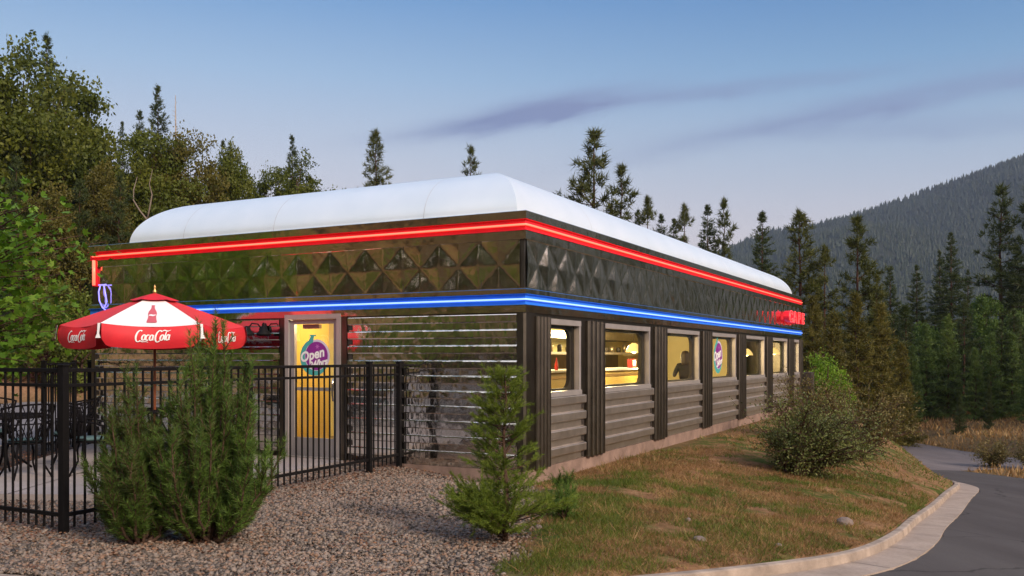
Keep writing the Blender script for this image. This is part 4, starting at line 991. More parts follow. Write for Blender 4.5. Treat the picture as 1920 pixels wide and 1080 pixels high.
def fir_proto(seed, H=14, Rb=2.7, nw=60, nb=6, z0=.03, nn=7, tl=.36, tw=.065):
    r = np.random.default_rng(seed); tp, td = [], []; tr = MB(); tr.tube([(0, 0, 0), (.03, 0, H * .5), (0, 0, H * .99)], [H * .013, H * .008, .012], 7)
    for i in range(nw):
        t = (i + r.random()) / nw; L = Rb * (1 - t) ** .74 + .04
        for b_ in range(nb):
            h = H * (z0 + (1 - z0) * min(.995, t + r.normal(0, .012))); az = r.random() * 6.283; Lb = L * (.5 + .65 * r.random()); el = -.28 * (1 - t) + .45 * t * t + r.normal(0, .10)
            d = np.array((math.cos(az) * math.cos(el), math.sin(az) * math.cos(el), math.sin(el))); sd = np.array((-math.sin(az), math.cos(az), 0)); k_ = max(3, int(Lb / .13))
            if Lb > .7 and i % 3 == 0: tr.tube([(0, 0, h), tuple(d * Lb * .9 + (0, 0, h))], [.03, .006], 4, False)
            for q in range(k_):
                s = .15 + .85 * (q + r.random()) / k_; o_ = r.choice((-1, 1)) * r.random() * .42 * Lb * (1.05 - s)
                tp.append(d * Lb * s + sd * o_ + (0, 0, h + .12 * Lb * s * s - abs(o_) * .2)); td.append(d * .8 + sd * np.sign(o_) * .7 + (0, 0, -.10 + .3 * t))
    for q in range(6): tp.append(np.array((0, 0, H * (.97 + .005 * q)))); td.append(np.array((0, 0, 1.)))
    tp = np.array(tp); td = unit(np.array(td)); P = np.repeat(tp, nn, 0); Dn = unit(np.repeat(td, nn, 0) + r.normal(size=P.shape) * .40)
    kt = np.clip(1.08 - P[:, 2] / H, .0, 1) ** .6; return tr, tri_mesh('crown', needles(P + r.normal(0, .04, P.shape), Dn, tl * (.35 + .75 * kt) * (.6 + .6 * r.random(len(P))), tw * (.6 + .5 * kt), r))
def broad_proto(seed, H=14, Rb=4.0, z0=.22, nc=70, nl=230, ll=.20, cr=1.0, squash=.75, wood=M['bark']):
    r = np.random.default_rng(seed); tr = MB(); C = []
    while len(C) < nc:
        p_ = r.normal(size=3); p_ /= np.linalg.norm(p_); rad = r.random() ** .45
        t = .5 + .5 * p_[2] * rad; wv = 1.0 - .45 * max(0, t - .55) / .45
        C.append(np.array((p_[0] * Rb * rad * wv * .85, p_[1] * Rb * rad * wv * .85, H * (z0 + (1 - z0) * .94 * t) - .2)))
    C = np.array(C); fork = np.array((0, 0, H * z0 * .9))
    tr.tube([(0, 0, 0), (.08, .02, H * z0 * .5), tuple(fork), (.1, -.1, H * (z0 + .3)), (0, .1, H * .8)], [H * .020, H * .016, H * .014, H * .009, .03], 8)
    for c in C[::2]:
        h0 = min(c[2] * .75, H * .7); st = np.array((.05, 0, max(h0 * .75, H * z0 * .7))); m1 = st * .45 + c * .55 + r.normal(0, .25, 3) + (0, 0, -.25); tr.tube([tuple(st), tuple(m1), tuple(c)], [.07 * H / 14 + .02, .045, .012], 5, False)
    P, Dn = [], []
    for c in C:
        rr = cr * (.6 + .7 * r.random()); q = unit(r.normal(size=(nl, 3))) * (r.random((nl, 1)) ** .5) * rr; q[:, 2] *= squash
        # leaves stand in twigs, leaving gaps
        tw_ = unit(r.normal(size=(14, 3))) * rr * (.45 + .6 * r.random((14, 1))); tw_[:, 2] *= squash
        pick = r.integers(0, 14, nl); q = np.where(r.random((nl, 1)) < .72, tw_[pick] + r.normal(0, .14 * rr + .04, (nl, 3)), q)
        P.append(c + q); Dn.append(unit(q * .5 + r.normal(size=q.shape)))
    P = np.vstack(P); Dn = np.vstack(Dn)
    return tr, tri_mesh('crown', leaves(P, Dn, ll * (.6 + .7 * r.random(len(P))), ll * .62, r), 4)
PR = {}
def proto(kind, i, make): 
    if (kind, i) not in PR: PR[(kind, i)] = make(i)
    return PR[(kind, i)]
SPEC = {'pine': (lambda i: pine_proto(100 + i, Rb=3.0, nw=27, nb=6, nn=11, tl=.42, tw=.06, taper=.72), 14, 4), 'loose': (lambda i: pine_proto(140 + i, Rb=2.9, nw=23, nb=5, nn=13, tl=.44, tw=.06, bare=.36, side=.24, taper=.70), 14, 3),
        'dense': (lambda i: pine_proto(200 + i, H=8, Rb=1.9, z0=.02, nw=34, nb=8, tl=.30, nn=12, tw=.05, taper=.75, bare=.15), 8, 3),
        'fir': (lambda i: fir_proto(300 + i), 14, 3), 'oak': (lambda i: broad_proto(400 + i, Rb=4.6, nc=95, nl=270, ll=.23, cr=1.05), 14, 4), 'ltree': (lambda i: broad_proto(500 + i, H=9, Rb=2.8, z0=.12, nc=55, nl=200, ll=.22, cr=.85), 9, 2),
        'sap': (lambda i: broad_proto(600 + i, H=4, Rb=1.3, z0=.05, nc=40, nl=150, ll=.11, cr=.42), 4, 2)}
NAMES = {'pine': 'pine_tree', 'loose': 'pine_tree', 'dense': 'young_pine', 'fir': 'fir_tree', 'oak': 'oak_tree', 'ltree': 'leafy_tree', 'sap': 'sapling'}
TREES = {}; tcount = 0
def tree(kind, mt, x, y, h, label, group=None, wide=1.0, wood='bark', i=None, z=None):
    global tcount
    mk, H0, nv = SPEC[kind]; i = (tcount * 7 + 3) % nv if i is None else i; tcount += 1; key = (kind, i, mt, wood)
    loc = (x, y, gz(x, y) - .05 if z is None else z); sc = h / H0; rz = random.random() * 6.28
    if key not in TREES:
        tr, me = proto(kind, i, mk)
        cm = me if not me.materials else me.copy()
        cm.materials.clear()
        TREES[key] = plant(NAMES[kind], label, 'tree' if kind != 'sap' else 'bush', loc, group, M[mt], M[wood], tr, cm, rz)
        o = TREES[key]; o.scale = (sc * wide, sc * wide, sc); return o
    o = dup(TREES[key], label, loc, rz, (sc * wide, sc * wide, sc))
    if group: o['group'] = group
    elif 'group' in o: del o['group']
    return o
def at(u, Yd): return (u - CX) / F_ * Yd
def tree_px(kind, mt, u, v, Yd, label, group=None, wide=1.0, wood='bark_red', i=None):
    """u, v: where the photograph shows its tip"""
    x = at(u, Yd); top = CAMZ + (VH - v) / F_ * Yd; z = gz(x, Yd) - .05
    return tree(kind, mt, x, Yd, top - z, label, group, wide, wood, i, z)
# pines whose tips show over the roof
for u, v, Yd, kd, wd, lb in ((705, 247, 56, 'pine', .95, 'lone dark pine rising over the left part of the roof'), (883, 278, 60, 'pine', .9, 'dark pine tip just left of the roof peak'),
    (1113, 250, 56, 'loose', 1.15, 'tallest pine right of the roof peak'), (1165, 316, 56, 'loose', 1.05, 'shorter pine touching the tallest pine on its right'),
    (1214, 372, 60, 'loose', .85, 'thin pine tip over the middle of the long roof edge'), (1240, 402, 62, 'fir', .8, 'low fir tip between two thin pines above the roof edge'), (1263, 412, 64, 'fir', .9, 'lowest fir tip above the roof edge'),
    (1283, 386, 62, 'loose', .8, 'open pine tip over the far half of the roof'), (1327, 385, 64, 'fir', .85, 'pointed fir of the close pair over the far roof'), (1357, 379, 64, 'loose', .8, 'pine of the close pair over the far roof, right of the pointed fir'), (1195, 395, 62, 'fir', .8, 'fir tip partly hidden behind the shorter pine')):
    tree_px(kd, 'pine_r' if kd == 'fir' else 'pine', u, v, Yd, lb, None, wd)
# right of the diner
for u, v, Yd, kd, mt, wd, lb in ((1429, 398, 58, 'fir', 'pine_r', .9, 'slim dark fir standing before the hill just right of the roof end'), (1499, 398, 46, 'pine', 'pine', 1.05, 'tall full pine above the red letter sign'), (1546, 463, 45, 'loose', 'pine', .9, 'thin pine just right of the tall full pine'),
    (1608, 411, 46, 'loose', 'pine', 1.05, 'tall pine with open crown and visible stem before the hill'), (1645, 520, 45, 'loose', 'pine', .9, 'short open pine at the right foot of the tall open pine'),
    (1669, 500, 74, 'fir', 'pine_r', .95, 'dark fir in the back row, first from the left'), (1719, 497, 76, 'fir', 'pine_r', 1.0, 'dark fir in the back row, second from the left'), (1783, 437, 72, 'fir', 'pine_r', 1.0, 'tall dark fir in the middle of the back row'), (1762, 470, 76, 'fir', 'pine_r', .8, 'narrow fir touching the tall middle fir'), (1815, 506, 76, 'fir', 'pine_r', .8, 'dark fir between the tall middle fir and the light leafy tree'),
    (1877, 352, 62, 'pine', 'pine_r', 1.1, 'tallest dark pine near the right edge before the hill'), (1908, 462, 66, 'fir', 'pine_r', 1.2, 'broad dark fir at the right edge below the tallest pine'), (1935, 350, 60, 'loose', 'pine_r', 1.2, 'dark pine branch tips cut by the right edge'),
    (1562, 590, 37, 'dense', 'ochre', 1.0, 'ochre pine just behind the bright green shrub'), (1605, 555, 40, 'dense', 'ochre', .95, 'ochre pine left of the road end'), (1650, 575, 41, 'dense', 'ochre', .95, 'tallest of the ochre pines beside the road'), (1690, 650, 43, 'dense', 'ochre', .9, 'lower ochre pine nearest the road'), (1525, 560, 40, 'dense', 'ochre', 1.0, 'ochre pine behind the far corner of the diner'),
    (1735, 612, 52, 'dense', 'young', 1.0, 'green young pine at the left of the row beyond the road'), (1777, 597, 52, 'dense', 'young', 1.0, 'tallest green young pine beyond the road'), (1828, 655, 50, 'dense', 'young', .95, 'green young pine in the middle of the row beyond the road'), (1858, 630, 50, 'dense', 'young', .95, 'green young pine right of the middle beyond the road'), (1897, 628, 50, 'dense', 'young', 1.0, 'green young pine near the right edge beyond the road'), (1932, 640, 48, 'dense', 'young', 1.0, 'green young pine cut by the right edge'), (1710, 650, 50, 'dense', 'young', .9, 'green young pine beside the lower ochre pine'),
    (1799, 735, 45, 'dense', 'pine_r', .8, 'small dark conical conifer on the brown bank'), (1854, 705, 46, 'dense', 'pine_r', .45, 'narrow dark column shaped conifer on the brown bank')):
    tree_px(kd, mt, u, v, Yd, lb, None, wd)
tree_px('ltree', 'light', 1850, 530, 56, 'light green leafy tree standing out against dark firs', None, .62, 'bark'); tree_px('ltree', 'light', 1738, 570, 58, 'light green leafy tree behind the young pines', None, .55, 'bark')
tree_px('ltree', 'young', 1905, 560, 57, 'green leafy tree by the right edge behind the young pines', None, .55, 'bark'); tree_px('sap', 'bright', 1545, 636, 33, 'bright green leafy shrub at the far corner of the diner', None, 1.0, 'bark'); tree_px('sap', 'bright', 1575, 700, 33, 'low bright green shrub beside the taller bright shrub', None, 1.1, 'bark')
gr = 'dark conifers filling the wood right of the road'
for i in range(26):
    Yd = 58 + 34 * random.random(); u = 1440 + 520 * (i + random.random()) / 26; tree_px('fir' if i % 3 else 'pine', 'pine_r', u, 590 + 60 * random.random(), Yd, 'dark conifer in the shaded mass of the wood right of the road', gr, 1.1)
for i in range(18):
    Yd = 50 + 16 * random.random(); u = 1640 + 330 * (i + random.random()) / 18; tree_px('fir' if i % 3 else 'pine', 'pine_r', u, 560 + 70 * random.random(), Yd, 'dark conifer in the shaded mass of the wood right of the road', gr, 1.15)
for i in range(10):
    x = -22.5 - 4 * random.random(); y = -9 + 25 * i / 10 + random.random(); tree('sap', ('maple', 'bright', 'sapling')[i % 3], x, y, 2.6 + 2.2 * random.random(), 'leafy bush along the parking lot outside the picture, mirrored in the steel siding', 'bushes mirrored in the siding', 1.2)
for i in range(16):
    x = 27 + 24 * random.random(); y = 18 + 26 * random.random(); 
    if (x / y) > .62: tree('pine' if i % 2 else 'fir', 'pine_r', x, y, 9 + 5 * random.random(), 'dark conifer in the wood to the right of the driveway', 'conifers right of the driveway', 1.1, 'bark_red')
# left wood
for u, v, Yd, kd, mt, wd, i, lb in ((40, 28, 46, 'oak', 'oak', .82, 0, 'tallest dark oak at the left edge'), (128, 108, 50, 'oak', 'oak', .85, 1, 'tall oak stepping down right of the tallest oak'), (-60, 60, 44, 'oak', 'oak', .9, 2, 'oak cut by the left edge'), (196, 300, 44, 'oak', 'oak_brown', .75, 3, 'low tan oak between the tall oaks and the middle oak'),
    (290, 212, 47, 'oak', 'oak', .85, 2, 'broad oak left of the roof, third from the left edge'), (350, 225, 48, 'oak', 'oak_brown', .75, 1, 'tan oak with pale crooked limbs behind the left end of the roof'), (433, 268, 52, 'oak', 'oak', .72, 3, 'smaller oak with gaps showing sky left of the roof'), (557, 268, 54, 'oak', 'oak', .85, 0, 'rounded oak just above the left half of the roof'), (505, 300, 54, 'oak', 'oak', .6, 1, 'narrow oak joining the two oaks above the roof'), (655, 335, 56, 'oak', 'oak', .7, 2, 'low oak at the foot of the lone pine'), (95, 330, 41, 'oak', 'oak_brown', .8, 1, 'tan oak low in the left wood behind the maple')):
    tree_px(kd, mt, u, v, Yd, lb, None, wd, 'bark', i)
for u, v, Yd, kd, wd, lb in ((296, 162, 62, 'fir', .8, 'dark fir tip above the broad oak'), (262, 208, 62, 'fir', .7, 'small fir tip left of the dark fir tip'), (229, 230, 62, 'fir', .6, 'smallest fir tip above the left wood'), (548, 255, 64, 'fir', .8, 'fir tip above the rounded oak'), (418, 264, 64, 'fir', .6, 'twin fir tips above the smaller oak, the left one'), (432, 268, 64, 'fir', .6, 'twin fir tips above the smaller oak, the right one'), (88, 68, 60, 'fir', .8, 'fir tip between the two tallest oaks')):
    tree_px(kd, 'pine_r', u, v, Yd, lb, None, wd)
for u, v, Yd, lb in ((30, 300, 40, 'pine with a bare reddish stem at the left edge'), (225, 330, 42, 'pine with a bare stem behind the left end of the diner'), (150, 340, 42, 'pine with a bare stem behind the saplings')):
    tree_px('loose', 'pine_r', u, v, Yd, lb, None, .9)
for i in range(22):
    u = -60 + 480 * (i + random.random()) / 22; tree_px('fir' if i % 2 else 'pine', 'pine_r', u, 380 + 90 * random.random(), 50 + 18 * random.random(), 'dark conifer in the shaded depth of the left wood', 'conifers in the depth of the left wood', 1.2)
for u, v, Yd, wd, mt, lb in ((120, 500, 37.6, 1.0, 'sapling', 'yellow green sapling above the dark red bush'), (150, 560, 37, 1.1, 'sapling', 'lower yellow green sapling beside the diner corner'), (60, 560, 37.8, 1.2, 'sapling', 'yellow green sapling behind the maple'), (10, 590, 38, 1.3, 'sapling', 'broad yellow green sapling at the left edge')):
    tree_px('sap', mt, u, v, Yd, lb, None, wd, 'bark')
o = tree_px('sap', 'redbush', 105, 632, 37.4, 'dark red barberry bush on the bank beyond the parking lot', None, 1.7, 'bark'); o['category'] = 'bush'
# dead snag above the left wood
sg_ = thing('dead_snag', 'thin bare dead snag sticking up above the broad oak', 'dead tree', (at(329, 60), 60, gz(at(329, 60), 60)))
top = CAMZ + (VH - 178) / F_ * 60 - sg_.location.z; mb = MB(); mb.tube([(0, 0, 0), (.05, 0, top * .6), (0, 0, top)], [.2, .1, .015], 7); mb.build('trunk', M['bark_pale'], sg_)
mb = MB()
for i in range(14):
    z = top * (.72 + .02 * i); a = random.random() * 6.28; mb.tube([(0, 0, z), (.45 * math.cos(a) * (1.1 - i / 14), .45 * math.sin(a) * (1.1 - i / 14), z + .12)], [.02, .006], 4)
mb.build('twig_stubs', M['bark_pale'], sg_)
# pale crooked limbs (a leafless young tree) behind the roof's left end
pl = thing('bare_tree', 'pale crooked leafless stems behind the left end of the roof', 'tree', (at(275, 43), 43, gz(at(275, 43), 43)))
b0 = CAMZ - pl.location.z
def pz(v): return b0 + (VH - v) / F_ * 43
def px(u): return at(u, 43) - pl.location.x
mb = MB(); mb.tube([(0, 0, 0), (px(277), 0, pz(470)), (px(276), 0, pz(412)), (px(262), 0, pz(395)), (px(250), 0, pz(375)), (px(249), .1, pz(355)), (px(254), .2, pz(330))], [.08, .07, .05, .04, .034, .026, .012], 7); mb.tube([(px(276), 0, pz(412)), (px(281), 0, pz(388)), (px(285), 0, pz(365)), (px(280), 0, pz(345)), (px(286), 0, pz(318))], [.045, .036, .03, .02, .01], 6); mb.build('trunk', mat('grey_bark', (.17, .13, .10), .9), pl)
# woods that only the polished steel and the driveway side see: left bank and behind
for i in range(44):
    a = i / 44
    if i < 28: x, y = -33 - 18 * random.random(), -26 + 60 * a * 44 / 28 + 3 * random.random()
    else: x, y = -24 + 60 * (i - 28) / 16, -17 - 14 * random.random()
    kd = ('oak', 'pine', 'oak', 'fir')[i % 4]; tree(kd, ('sapling', 'light')[i % 8 > 3] if kd == 'oak' else 'young', x, y, 9 + 7 * random.random(), 'tree on the banks outside the picture, mirrored in the steel panels', 'trees on the banks outside the picture', 1.0, 'bark')

# maple at the left of the patio: big lobed leaves
def maple():
    r = np.random.default_rng(31); tr = MB(); X0 = np.array((-8.35, 13.7)); z0 = gz(*X0)
    o = thing('maple_tree', 'young maple with large bright lobed leaves left of the umbrella', 'tree', (X0[0], X0[1], z0))
    tr.tube([(0, 0, 0), (.03, 0, 1.2), (.1, .05, 2.4), (.05, 0, 3.6)], [.07, .06, .045, .012], 8)
    P, Dn = [], []
    for i in range(90):
        h = 1.35 + 2.1 * r.random(); az = r.random() * 6.283; L = (1.0 + 1.3 * r.random()) * (1.0 - .45 * abs(h - 2.4) / 2.1)
        if i < 30: az = r.normal(0, .75)          # fuller towards the patio
        e = np.array((math.cos(az) * L, math.sin(az) * L, .28 * L + r.normal(0, .15))); st = np.array((.06, .02, h)); tr.tube([tuple(st), tuple(st + e * .55 + (0, 0, .08)), tuple(st + e)], [.018, .012, .004], 5, False)
        n = 26
        for q in range(n):
            s = .25 + .8 * (q + r.random()) / n; P.append(st + e * s + r.normal(0, .16, 3) + (0, 0, -.06)); Dn.append(unit((e * .5 + r.normal(0, .45, 3) * L + (0, 0, -.30))[None])[0])
    P = np.array(P); Dn = np.array(Dn)
    out = []; ang = np.array([0, 18, 32, 52, 72, 96, 128, 152, 180, 208, 232, 264, 288, 308, 328, 342]); rad = np.array([1.0, .52, .46, .86, .42, .62, .30, .34, .22, .34, .30, .62, .42, .86, .46, .52])
    n = len(P); nr = unit(np.cross(Dn, unit(r.normal(size=(n, 3)) + np.cross(Dn, (0, 0, 1.0)) * 1.6))); sdv = np.cross(Dn, nr); sz = .075 + .055 * r.random(n)
    V = np.zeros((n, 16, 3))
    for k_ in range(16): V[:, k_] = P + (Dn * (math.cos(R_(ang[k_])) * rad[k_] + .2) + sdv * math.sin(R_(ang[k_])) * rad[k_]) * sz[:, None] + nr * (-.12 * rad[k_] ** 2) * sz[:, None]
    tr.build('trunk', M['bark'], o); obj('crown', fast_mesh('crown', V.reshape(-1, 3), np.arange(n * 16).reshape(-1, 16)), M['maple'], o)
maple()

# near pines: upright shoots with needles all round
def shoots(segs, nn, ln, wn, r, fwd=.75):
    P, Dn = [], []
    for a, b_, k_ in segs:
        n = int(nn * np.linalg.norm(b_ - a)) + 4; t = r.random((n, 1)); d = unit((b_ - a)[None]); q = unit(np.cross(np.repeat(d, n, 0), r.normal(size=(n, 3))))
        P.append(a + (b_ - a) * t); Dn.append(unit(d * (fwd + .5 * t) + q))
    P = np.vstack(P); Dn = np.vstack(Dn); return needles(P, Dn, ln * (.65 + .6 * r.random(len(P))), wn, r)
def near_pine(label, x, y, H, seed, stems, spread, lean=(0, 0), cat='bush'):
    r = np.random.default_rng(seed); tr = MB(); segs = []
    o = thing('mugo_pine', label, cat, (x, y, gz(x, y) - .02))
    for i in range(stems):
        az = i * 2.4 + r.normal(0, .3); f = (i / stems) ** .55; rad = spread * f * (.75 + .35 * r.random()); hh = H * (1 - .60 * f ** 1.3) * (.78 + .30 * r.random())
        if i == 0: rad, hh = .03, H
        tip = np.array((math.cos(az) * rad + lean[0], math.sin(az) * rad + lean[1], hh)); low = np.array((math.cos(az) * rad * .75, math.sin(az) * rad * .75, hh * (.26 - .20 * f)))
        P0 = np.zeros(3); pts = [P0]
        for t in np.linspace(.15, 1, 8): pts.append((1 - t) ** 2 * P0 + 2 * t * (1 - t) * low + t * t * tip + r.normal(0, .012, 3))
        tr.tube([tuple(q) for q in pts], list(np.linspace(.020, .005, 9)), 5, False)
        for j in range(3, 9):
            a, b_ = pts[j - 1], pts[j]
            if j >= 3: segs.append((a, b_, 0))
            d = unit((b_ - a)[None])[0]
            for q in range(4 if j < 8 else 3):
                ov = r.normal(size=3); ov -= d * ov.dot(d); ov = unit(ov[None])[0]; L = (.08 + .13 * r.random()) * (1.25 - .07 * j); s0 = a + (b_ - a) * r.random(); s1 = s0 + (d * .55 + ov * .65 + (0, 0, .55)) * L
                if s1[2] < .06: s1[2] = .08
                segs.append((s0, s1, 1)); tr.tube([tuple(s0), tuple(s1)], [.005, .003], 4, False)
                if r.random() < .5:
                    ov2 = r.normal(size=3) * .6 + ov * .4; s2 = s0 + (s1 - s0) * .5; s3 = s2 + (unit(ov2[None])[0] * .6 + (0, 0, .6)) * L * .7; segs.append((s2, s3, 1))
        segs.append((pts[-1], pts[-1] + unit((pts[-1] - pts[-2])[None])[0] * .10 + (0, 0, .04), 1))
    tr.build('trunk', M['bark'], o); V = shoots(segs, 430, .060, .0048, r); obj('crown', tri_mesh('crown', V), M['bush'], o)
    return o
near_pine('bushy green pine with the tallest leader in front of the near fence', -2.60, 7.85, 1.88, 11, 46, .57, (.05, 0))
near_pine('lower bushy green pine beside the near corner post', -3.17, 7.72, 1.40, 12, 30, .40, (-.02, 0))
# sparse young cedar pine before the diner corner
def young_cedar():
    r = np.random.default_rng(21); tr = MB(); segs = []; x, y = -.06, 7.95; H = 1.50
    o = thing('young_conifer', 'sparse young conifer with a visible dark stem in front of the diner corner', 'tree', (x, y, gz(x, y) - .02))
    tr.tube([(0, 0, 0), (.01, 0, .45), (-.015, .0, .9), (.01, 0, 1.25), (.0, 0, H)], [.026, .021, .014, .008, .003], 8)
    for i in range(105):
        t = (i + r.random()) / 105; h = .10 + (H - .12) * t
        if .19 < t < .36 and r.random() < .55: continue
        L = (.38 * (1 - t) ** .6 + .06) * (.6 + .6 * r.random()); L *= 1.25 if t < .2 else (.55 if t < .36 else 1.0); az = r.random() * 6.283; el = .25 + .5 * t + r.normal(0, .15)
        d = np.array((math.cos(az) * math.cos(el), math.sin(az) * math.cos(el), math.sin(el))); a = np.array((0, 0, h)); b_ = a + d * L; m1 = a + d * L * .5 + (0, 0, -.02)
        tr.tube([tuple(a), tuple(m1), tuple(b_)], [.006, .004, .002], 4, False); segs += [(m1, b_, 0), (b_, b_ + d * .05 + (0, 0, .02), 0)]
        for q in range(int(3 + L * 16)):
            s = .3 + .7 * r.random(); p0 = a + d * L * s; ov = np.cross(d, (0, 0, 1)) * r.choice((-1, 1)) * (.5 + .4 * r.random()); p1 = p0 + (d * .65 + ov + r.normal(0, .2, 3) + (0, 0, .12)) * (.06 + .09 * r.random()); segs.append((p0, p1, 1))
    for i in range(44):          # skirt of dense low growth, heavier to the left
        az = math.pi + r.normal(0, .9) if i < 38 else r.random() * 6.28; L = .26 + .26 * r.random(); h = .05 + .25 * r.random(); d = np.array((math.cos(az), math.sin(az) * .7, .35 + .55 * r.random())); a = np.array((0, 0, h * .6)); b_ = a + d * L; segs.append((a + d * L * .3, b_, 0)); tr.tube([tuple(a), tuple(b_)], [.005, .002], 4, False)
        for q in range(9):
            p0 = a + d * L * (.3 + .7 * r.random()); p1 = p0 + (d * .5 + r.normal(0, .6, 3) + (0, 0, .5)) * (.07 + .08 * r.random()); p1[2] = max(p1[2], .05); segs.append((p0, p1, 1))
    tr.build('trunk', M['bark'], o); obj('crown', tri_mesh('crown', shoots(segs, 420, .040, .0042, r, .9)), M['cedar'], o)
young_cedar()
def low_conifer(label, x, y, n, seed, R0, H0, mt='bush'):
    r = np.random.default_rng(seed); tr = MB(); segs = []; o = thing('low_conifer', label, 'bush', (x, y, gz(x, y) - .02))
    for i in range(n):
        az = r.random() * 6.28; L = R0 * (.5 + .6 * r.random()); b_ = np.array((math.cos(az) * L * .8, math.sin(az) * L * .8, H0 * (.45 + .55 * r.random()))); a = np.array((0, 0, .02)); segs.append((a * .5 + b_ * .5, b_, 0)); tr.tube([tuple(a), tuple(b_)], [.006, .002], 4, False)
        for q in range(8):
            p0 = a + (b_ - a) * (.3 + .7 * r.random()); p1 = p0 + (r.normal(0, .6, 3) + (0, 0, .7)) * (.05 + .07 * r.random()); p1[2] = max(p1[2], .04); segs.append((p0, p1, 1))
    tr.build('trunk', M['bark'], o); obj('crown', tri_mesh('crown', shoots(segs, 420, .045, .0042, r, .9)), M[mt], o)
low_conifer('low green conifer at the foot of the concrete base right of the sparse conifer', .52, 9.2, 16, 5, .22, .34)
low_conifer('small green tuft of conifer under the first window', .62, 11.2, 8, 6, .15, .2)

# leaning shrub on the slope and a drier one behind it
def slope_shrub(label, x, y, seed, n, reach, hgt, bias, mt, ll, nl, name='leaning_shrub'):
    r = np.random.default_rng(seed); tr = MB(); P, Dn = [], []; o = thing(name, label, 'bush', (x, y, gz(x, y) - .04))
    zg = gz(x, y)
    for i in range(n):
        az = r.random() * 6.283; L = reach * (.45 + .6 * r.random()); d = np.array((math.cos(az) + bias[0], math.sin(az) * .9 + bias[1], 0)) * L; hz = hgt * (.35 + .7 * r.random())
        st = np.array((r.normal(0, .05), r.normal(0, .05), 0)); tip = st + d + (0, 0, hz); gnd = gz(x + tip[0], y + tip[1]) - zg; tip[2] = max(tip[2] + .4 * min(gnd, 0), gnd + .18); m1 = st + d * .38 + (0, 0, hz * .62)
        pts = [(1 - t) ** 2 * st + 2 * t * (1 - t) * m1 + t * t * tip + r.normal(0, .02, 3) for t in np.linspace(0, 1, 7)]
        tr.tube([tuple(q) for q in pts], list(np.linspace(.032, .005, 7)), 5, False)
        for j in range(2, 7):
            for q in range(5):
                d2 = unit((pts[j] - pts[j - 1])[None])[0] * .5 + r.normal(0, .6, 3) + (0, 0, .15); L2 = .16 + .30 * r.random(); a = pts[j - 1] + (pts[j] - pts[j - 1]) * r.random(); b_ = a + d2 * L2
                gb = gz(x + b_[0], y + b_[1]) - zg + .08; b_[2] = max(b_[2], gb)
                tr.tube([tuple(a), tuple(b_)], [.006, .002], 3, False)
                s = r.random((nl, 1)) ** .8; pp = a + (b_ - a) * s + r.normal(0, .045, (nl, 3)); P.append(pp); Dn.append(unit((b_ - a) * .6 + r.normal(0, .28, (nl, 3))))
    P = np.vstack(P); Dn = np.vstack(Dn); tr.build('trunk', M['bark'], o, ); obj('crown', tri_mesh('crown', leaves(P, Dn, ll * (.6 + .7 * r.random(len(P))), ll * .55, r), 4), M[mt], o); return o
slope_shrub('dense olive green shrub leaning right from a dark forked base on the grass slope', 4.82, 15.6, 41, 44, 1.05, 1.20, (.62, .15), 'shrub', .050, 13)
slope_shrub('drier tan and green shrub behind the leaning shrub, towards the road', 7.3, 19.6, 42, 32, 1.2, 1.45, (.25, .2), 'shrub2', .055, 16, 'dry_shrub')
slope_shrub('thin tan shrub against the far windows of the diner', 6.6, 20.6, 43, 14, .75, 1.7, (-.1, .1), 'shrub2', .05, 10, 'dry_shrub')
slope_shrub('russet dry shrub on the verge at the right edge beyond the driveway', 18.3, 31.5, 44, 16, .8, 1.0, (0, 0), 'shrub2', .07, 12, 'verge_shrub'); slope_shrub('russet dry shrub left of its neighbour on the far verge', 17.0, 32.3, 45, 12, .55, .75, (0, 0), 'shrub2', .07, 12, 'verge_shrub')
# a few stones lying on the slope
ROCKS = []
def rock(label, x, y, s, seed):
    r = np.random.default_rng(seed); bm = bmesh.new(); bmesh.ops.create_icosphere(bm, subdivisions=2, radius=1)
    dirs = r.normal(size=(7, 3))
    for v in bm.verts:
        c = np.array(v.co); k_ = 1 - .10 * sum(max(0, float(c @ unit(q[None])[0]) - .45) for q in dirs) * 2; v.co = Vector(c * k_ * np.array((1, .75, .62)) * s)
    mb = MB(); mb.bm(bm, False); o = mb.build('rock', mat('rock_stone', (.20, .15, .125), .9, 0, .3, 9, .5, 30)); o.location = (x, y, gz(x, y) + .2 * s); o.rotation_euler = (.2, .1, r.random() * 6); tag(o, label, 'rock')
r9 = np.random.default_rng(19)
for lb, u, v, sz in (('small pale stone lying among the gravel edge below the sparse conifer', 1010, 1012, .045), ('small tan stone on the grass above the kerb bend', 1460, 1010, .04), ('small dark stone in the middle of the grass slope', 1290, 985, .045)):
    Yd = F_ * 1.75 / (v - VH); rock_at = (lb, at(u, Yd), Yd, sz, int(u)); ROCKS.append(rock_at)
rock('brown stone lying on the grass slope above the kerb', at(1585, 10.9), 10.9, .12, 3); rock('grey stone in the grass near the kerb', at(1312, 8.6), 8.6, .07, 4)
for q in ROCKS: rock(*q)

